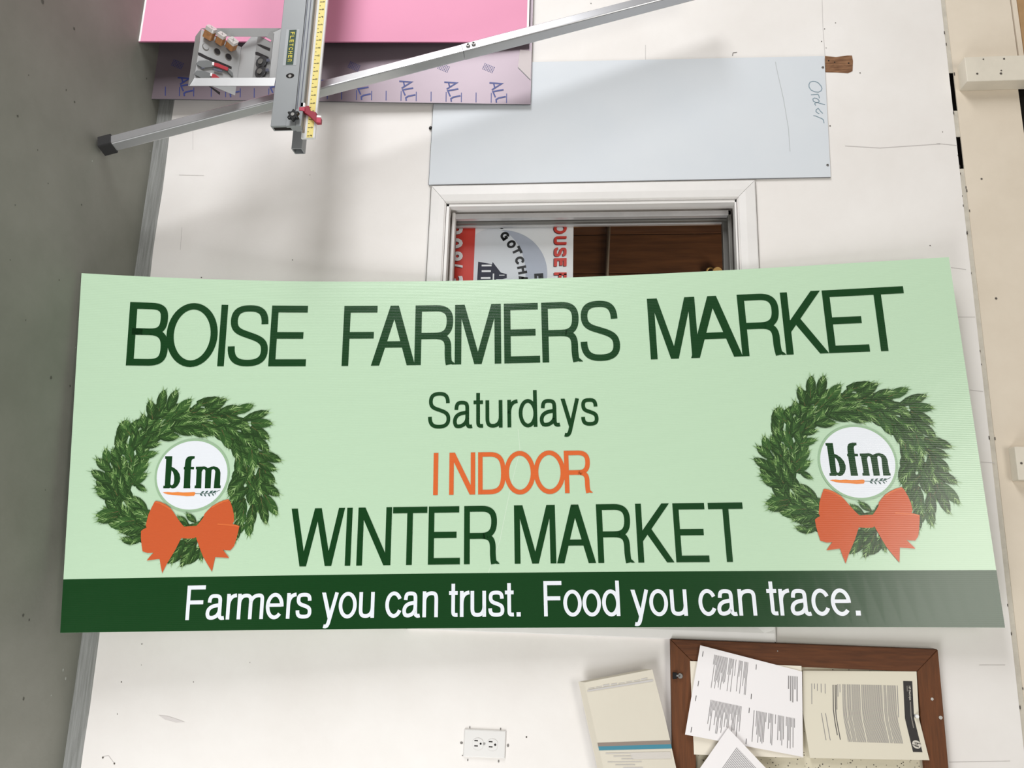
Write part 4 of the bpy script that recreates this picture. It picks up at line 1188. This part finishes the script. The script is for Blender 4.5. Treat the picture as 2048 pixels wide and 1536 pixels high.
# ------------------------------------------------------------------ bulletin board with papers
M_fr = mat('brown_stained_wood', rgb(104, 62, 36), 0.6, spec=0.25, noise=0.45, nscale=5, stretch=(26, 26, 2.2), bump=.2, bscale=12, col2=rgb(84, 50, 30))
M_fr2 = mat('brown_stained_wood_cross', rgb(110, 66, 38), 0.6, spec=0.25, noise=0.35, nscale=5, stretch=(2.2, 26, 26), bump=.2, bscale=12, col2=rgb(92, 56, 33))
YFz = -.024
BX0 = P(1600, 1288.5, YFz)[0]; BX1 = BX0 + .62
BZ0 = P(1343, 1380, YFz)[2]; BZ1 = P(1885, 1400, YFz)[2]
ix0 = P(1650, 1336, YFz)[0]; iz0 = P(1389, 1400, YFz)[2]; iz1 = P(1838, 1390, YFz)[2]
ix1 = BX1 - (ix0 - BX0)
bb = empty('bulletin_board', (BX0, 0, BZ0), 'brown wood framed bulletin board with perforated cream panel and pinned papers', 'bulletin board')
def rail(a, b, c, d, m):
    return slab('frame_rail', [(q[0], YFz, q[1]) for q in (a, b, c, d)], (0, -YFz, 0), m, bb, .0012)
e = .0004
rail((BX0, BZ0 + e), (BX0, BZ1 - e), (ix0, iz1 - e), (ix0, iz0 + e), M_fr)
rail((BX1, BZ0 + e), (BX1, BZ1 - e), (ix1, iz1 - e), (ix1, iz0 + e), M_fr)
rail((BX0 + e, BZ0), (BX1 - e, BZ0), (ix1 - e, iz0), (ix0 + e, iz0), M_fr2)
rail((BX0 + e, BZ1), (BX1 - e, BZ1), (ix1 - e, iz1), (ix0 + e, iz1), M_fr2)
M_tile = mat('cream_tile', rgb(216, 208, 184), 0.8, noise=.06, nscale=20, bump=.1, bscale=50)
tile = box('tile_panel', ix0, ix1, -.010, 0.0, iz0, iz1, M_tile, bb)
hv = []; hf = []
for i in range(900):
    x, z = rng.uniform(ix0 + .003, ix0 + .30), rng.uniform(iz0 + .003, iz1 - .003)
    r = rng.uniform(.0008, .0017); k = len(hv)
    hv += [(x + r * math.cos(t * math.pi / 3), -.0104, z + r * math.sin(t * math.pi / 3)) for t in range(6)]
    hf.append(tuple(range(k, k + 6)))
tag(meshobj('pin_holes', hv, hf, M_mark, bb), kind='stuff')
for x, y, r in [(1864, 1398, .0035), (1881, 1435, .0045), (1555, 1302, .0014)]:
    p = P(x, y, YFz)
    rod('frame_screw', (p[0], YFz + .001, p[2]), (p[0], YFz - .0012, p[2]), r, M_steel, bb, 12)
# clip at the lower corner of the frame
p = P(1360, 1351.5, YFz)
cl = empty('bulldog_clip', p, 'small silver and black clip on the brown board frame near its corner', 'clip')
slab('clip_body', [P(1345, 1344, YFz - .001), P(1354, 1345, YFz - .001), P(1354, 1357, YFz - .001), P(1345, 1358, YFz - .001)], (0, -.006, 0), M_blk, cl, .001)
rod('clip_arm', P(1352, 1351, YFz - .006), P(1360, 1352, YFz - .006), .0022, M_steel, cl, 10)
rod('clip_disc', (p[0], YFz - .0005, p[2]), (p[0], YFz - .006, p[2]), .0075, M_steel, cl, 18, r1=.006)

M_pap = mat('white_paper', rgb(240, 236, 236), 0.7)
M_crm = mat('cream_paper', rgb(232, 224, 208), 0.7)
M_doc = mat('aged_paper', rgb(222, 215, 196), 0.7)
M_txt = mat('grey_print', rgb(142, 138, 138), 0.7)
M_txl = mat('pale_print', rgb(196, 192, 188), 0.7)
M_txd = mat('dark_print', rgb(84, 80, 80), 0.7)
def paper(name, rows, m, label, ny=10, nx=10, curl=0.0, thick=.0004, cat='paper'):
    """rows: list of (left, right) 3D points from one end to the other; returns (root, mapping)"""
    rows = [(np.array(a, float), np.array(b, float)) for a, b in rows]
    n = len(rows) - 1
    def mp(a, b, off=0.0):
        t = min(max(b, 0.0), 1.0) * n; i = min(int(t), n - 1); f_ = t - i
        l = rows[i][0] * (1 - f_) + rows[i + 1][0] * f_; r = rows[i][1] * (1 - f_) + rows[i + 1][1] * f_
        q = l * (1 - a) + r * a
        return np.array([q[0], q[1] - off - curl * (1 - math.sin(math.pi * a)) * (b if b > 0 else 0), q[2]])
    v = []; f = []
    for s_ in (0.0, -thick):
        for i in range(ny + 1):
            for j in range(nx + 1):
                v.append(mp(j / nx, i / ny, s_))
    N = (ny + 1) * (nx + 1)
    for i in range(ny):
        for j in range(nx):
            k = i * (nx + 1) + j
            f += [(k, k + 1, k + nx + 2, k + nx + 1), (N + k, N + k + nx + 1, N + k + nx + 2, N + k + 1)]
    c_ = mp(0, .5)
    o = empty(name, c_, label, cat)
    meshobj('sheet', v, f, m, o)
    return o, mp
def prn(name, rects, mp, m, parent, off=.0005):
    v = []; f = []
    for a0, b0, a1, b1 in rects:
        nb = max(1, int(abs(b1 - b0) / .12)); 
        for i in range(nb):
            c0, c1 = b0 + (b1 - b0) * i / nb, b0 + (b1 - b0) * (i + 1) / nb
            k = len(v); v += [mp(a0, c0, off), mp(a1, c0, off), mp(a1, c1, off), mp(a0, c1, off)]; f.append((k, k + 1, k + 2, k + 3))
    return meshobj(name, v, f, m, parent)
def textcol(a0, a1, b0, b1, pitch, wfrac=.45, ragged=.25):
    """lines of small print stacked along a, each running along b"""
    out = []; a = a0
    while a < a1:
        e_ = b1 - (b1 - b0) * (rng.random() * ragged if rng.random() < .5 else 0)
        out.append((a, b0, a + pitch * wfrac, e_)); a += pitch
    return out
# cream sheet at the back
cp, mp0 = paper('cream_sheet', [(P(1380, 1322, -.0262), P(1603, 1332, -.0262)), (P(1388, 1509, -.0262), P(1607, 1516, -.0262))], M_crm, 'cream paper sheet mostly hidden under the printed white sheet on the board')
# large white sheet with four blocks of print
wp, mp1 = paper('printed_sheet', [(P(1400.5, 1290.5, -.031), P(1604, 1343, -.028)), (P(1370, 1469, -.036), P(1606, 1514, -.0285))], M_pap, 'white sheet with four blocks of small print pinned at a tilt over the frame')
def q6(x, y):                              # position on the printed sheet
    X, Y_ = 1340 + x / 6.0, 1280 + y / 6.0
    b = (Y_ - (1290.5 + (X - 1400.5) * .258)) / (178.5 - (X - 1400) * .035); b = min(max(b, 0), 1)
    xl = 1400.5 - 30.5 * b; xr = 1604 + 2 * b
    return ((X - xl) / (xr - xl), b)
for name, blk, pit in [('print_block', ((535, 175), (940, 270), 400), .0105), ('print_block', ((490, 705), (860, 790), 380), .0110), ('print_block', ((1010, 840), (1505, 950), 380), .0120), ('print_block', ((1420, 430), (1540, 440), 330), .020)]:
    (xa_, ya_), (xb_, yb_), ln = blk
    a0, b0 = q6(xa_, ya_); a1, b1 = q6(xb_, yb_)
    rs_ = []
    a = a0
    while a < a1:
        f_ = (a - a0) / max(1e-6, a1 - a0); bs = b0 + (b1 - b0) * f_
        ln_ = ln / 6.0 / 178 * rng.choice([1, 1, .95, .5, .3, .8, .75])
        if rng.random() > .13: rs_.append((a, bs, a + pit * .5, min(bs + ln_, .97)))
        a += pit
    tag(prn(name, rs_, mp1, M_txt, wp), kind='stuff')
tk = []
for x, y in [(390, 165), (335, 510), (305, 680), (252, 1040), (1035, 325), (975, 675), (950, 840), (915, 1200)]:
    a, b = q6(x, y); tk.append((a, b - .03, a + .006, b + .03))
tag(prn('corner_ticks', tk, mp1, M_txd, wp), kind='stuff')
# lower white sheet
lp, mp2 = paper('folded_sheet', [(P(1456, 1456, -.040), P(1560, 1566, -.038)), (P(1375, 1572, -.040), P(1478, 1680, -.038))], M_pap, 'white sheet pinned across the lower corner of the four-block printed sheet')
tag(prn('print_block', textcol(.25, .85, .10, .80, .020, .4), mp2, M_txt, lp), kind='stuff')
# headed document
dp, mp3 = paper('headed_document', [(P(1605.5, 1341, -.014), P(1833, 1343, -.0255)), (P(1605.5, 1424, -.016), P(1838, 1437, -.0275)), (P(1620, 1516, -.022), P(1859, 1520.5, -.030))], M_doc, 'aged letter with a black heading bar and round logo pinned on the board', ny=12)
def q7(x, y):
    X, Y_ = 1590 + x / 7.11, 1320 + y / 7.11
    b = (Y_ - 1342) / 88.5 * .5 if Y_ < 1430 else .5 + (Y_ - 1430) / 88 * .5
    if b < .5: l, r = 1605.5, 1833 + 10 * b
    else: l, r = 1605.5 + (b - .5) * 29, 1838 + (b - .5) * 42
    return ((X - l) / (r - l), b)
rs_ = []
for x0, x1 in [(680, 725), (745, 795), (808, 932), (950, 1180), (1192, 1240), (1262, 1300), (1312, 1432)]:
    a = q7(x0, 345)[0]; a1 = q7(x1, 345)[0]
    rs_ += [(t, .155, t + .0042, .81) for t in np.arange(a, a1, .0088)]
tag(prn('print_block', rs_, mp3, M_txt, dp), kind='stuff')
rs_ = [(q7(540, 345)[0], .165, q7(552, 345)[0], .74), (q7(570, 345)[0], .165, q7(582, 345)[0], .79), (q7(590, 345)[0], .165, q7(600, 345)[0], .45)]
tag(prn('bold_line', rs_, mp3, M_txd, dp), kind='stuff')
rs_ = [(q7(x, 345)[0], .155, q7(x + 9, 345)[0], b) for x, b in [(235, .40), (275, .22), (315, .24), (370, .26), (428, .27), (610, .30), (640, .25), (1452, .50)]]
rs_ += [(q7(x, 900)[0], .5, q7(x + 9, 900)[0], .80) for x in (395, 455)]
tag(prn('print_line', rs_, mp3, M_txt, dp), kind='stuff')
ha0, ha1 = q7(1540, 300)[0], q7(1667, 300)[0]
bar = prn('heading_bar', [(ha0, .105, ha1, .905)], mp3, mat('bar_black', rgb(40, 37, 36), .6), dp, .0006)
tp = textpolys('HP Designjet', 1.0, .02)
sx_ = max(a for p_ in tp for a, b in p_)
v = []; f = []
for p_ in tp:
    k = len(v); v += [mp3(ha0 + (ha1 - ha0) * (.58 + b * .30), .155 + a / sx_ * .155, .0011) for a, b in p_]; f.append(tuple(range(k, k + len(p_))))
M_bw = mat('bar_white', rgb(206, 200, 188), .6)
meshobj('heading_text', v, f, M_bw, bar)
tag(prn('heading_small_text', [(ha0 + (ha1 - ha0) * .62, .325, ha0 + (ha1 - ha0) * .74, .62), (ha0 + (ha1 - ha0) * .36, .155, ha0 + (ha1 - ha0) * .44, .215)], mp3, mat('bar_grey', rgb(128, 122, 114), .6), bar, .0011), kind='stuff')
lc = (ha0 + (ha1 - ha0) * .56, .815)
meshobj('round_logo', [mp3(lc[0] + .036 * math.sin(t * .196), lc[1] + .050 * math.cos(t * .196), .0012) for t in range(32)], [tuple(range(32))], M_bw, dp)
def lg(pts, wd):
    v = []; f = []
    for q_ in stroke(pts, wd):
        k = len(v); v += [mp3(lc[0] + b, lc[1] + a * 1.3, .0017) for a, b in q_]; f.append((k, k + 1, k + 2, k + 3))
    return meshobj('logo_letter', v, f, mat('bar_black', None), dp)
lg([(-.020, -.014), (-.006, .036)], .005); lg([(-.013, .010), (-.003, .010), (-.006, -.014)], .005)
lg([(.002, -.036), (.014, .010), (.022, .010), (.016, -.012), (.008, -.012)], .005)
p = P(1832.5, 1432, -.029)
pin = empty('push_pin', p, 'clear push pin holding the headed letter on the board', 'pin')
rod('pin_head', (p[0], -.0265, p[2]), (p[0], -.036, p[2]), .0048, M_clear, pin, 14, r1=.0042)
rod('pin_collar', (p[0], -.0255, p[2]), (p[0], -.0268, p[2]), .0062, M_clear, pin, 14)
# carbon form pad beside the board
M_form = mat('form_paper', rgb(216, 209, 193), 0.7, noise=.03, nscale=8)
M_teal = mat('form_teal', rgb(62, 132, 152), .6); M_tau = mat('form_taupe', rgb(140, 126, 116), .6)
rowsF = [(P(1168, 1365, -.040), P(1304.5, 1339, -.034)), (P(1188, 1455, -.039), P(1333, 1447, -.038)), (P(1207, 1540, -.038), P(1353, 1540, -.038)), (P(1232, 1655, -.038), P(1382, 1650, -.038))]
fp, mp4 = paper('form_pad', rowsF, M_form, 'thick cream form pad with a teal stripe hanging on the wall beside the board', thick=.0008, cat='form pad')
for i in range(5):
    d = np.array([0, .0015 * (i + 1), -.003 * (i + 1)])
    rr_ = [(a + d, b + d) for a, b in rowsF]
    v = []; f = []
    for a, b in rr_: v += [a, b]
    for k in range(3): f.append((2 * k, 2 * k + 1, 2 * k + 3, 2 * k + 2))
    meshobj('page', v, f, M_form, fp)
slab('pad_backing', [rowsF[0][0] + np.array([.004, .0085, .004]), rowsF[0][1] + np.array([.004, .0085, -.004]), rowsF[3][1] + np.array([-.004, .0085, -.004]), rowsF[3][0] + np.array([-.004, .0085, .004])], (0, .002, 0), M_crm, fp)
p = (rowsF[2][0] + rowsF[2][1]) / 2
rod('hanging_nail', (p[0] - .05, -.030, p[2] - .04), (p[0] - .05, .0, p[2] - .04), .002, M_steel, fp, 8)
def bnd(name, b0, b1, m): return prn(name, [(0.0, b0, 1.0, b1)], mp4, m, fp, .0009)
bnd('taupe_stripe', .455, .482, M_tau); bnd('teal_stripe', .482, .513, M_teal)
tag(prn('form_print', [(.04 + i * .11, .040 + rng.random() * .01, .13 + i * .11, .052) for i in range(8)] + [(.02, .058, .97, .071)] + [(.08 + .1 * (i % 3), .535 + .022 * i, .45 + .1 * (i % 2), .541 + .022 * i) for i in range(6)], mp4, M_txl, fp, .0009), kind='stuff')
prn('form_field', [(.42, .535, .97, .585)], mp4, mat('form_grey', rgb(206, 200, 192), .7), fp, .0009)

# ------------------------------------------------------------------ painted wood blocks on the upper wall
M_blkp = mat('block_paint', rgb(222, 214, 198), 0.6, noise=.08, nscale=10, bump=.2, bscale=40)
def block(name, xa_, xb_, za_, depth, ln, label, marks):
    bo = empty(name, (xa_, 0, za_), label, 'wood block')
    box('block_body', xa_, xb_, -depth, 0.0, za_, za_ + ln, M_blkp, bo, .002)
    for mx_, mz_, r in marks:
        x, z = xa_ + (xb_ - xa_) * mx_, za_ + mz_
        rod('nail_head', (x, -depth + .001, z), (x, -depth - .0012, z), r, M_mark, bo, 8)
    return bo
D = .048
block('wall_block', P(1929, 114, -D)[0], P(1936, 163, -D)[0], P(1932, 140, -D)[2], D, .42, 'white painted wood block with nails fixed across the upper wall seam', [(.12, .052, .0022), (.13, .110, .0028), (.70, .030, .003), (.72, .096, .0034), (.60, .098, .0022)])
D = .032
block('wall_block', P(2031, 893, -D)[0], P(2036, 960, -D)[0], P(2033, 927, -D)[2], D, .30, 'short painted wood block with a dark nail on its end near the sign corner', [(.5, .012, .003)])
bpy.context.view_layer.update()
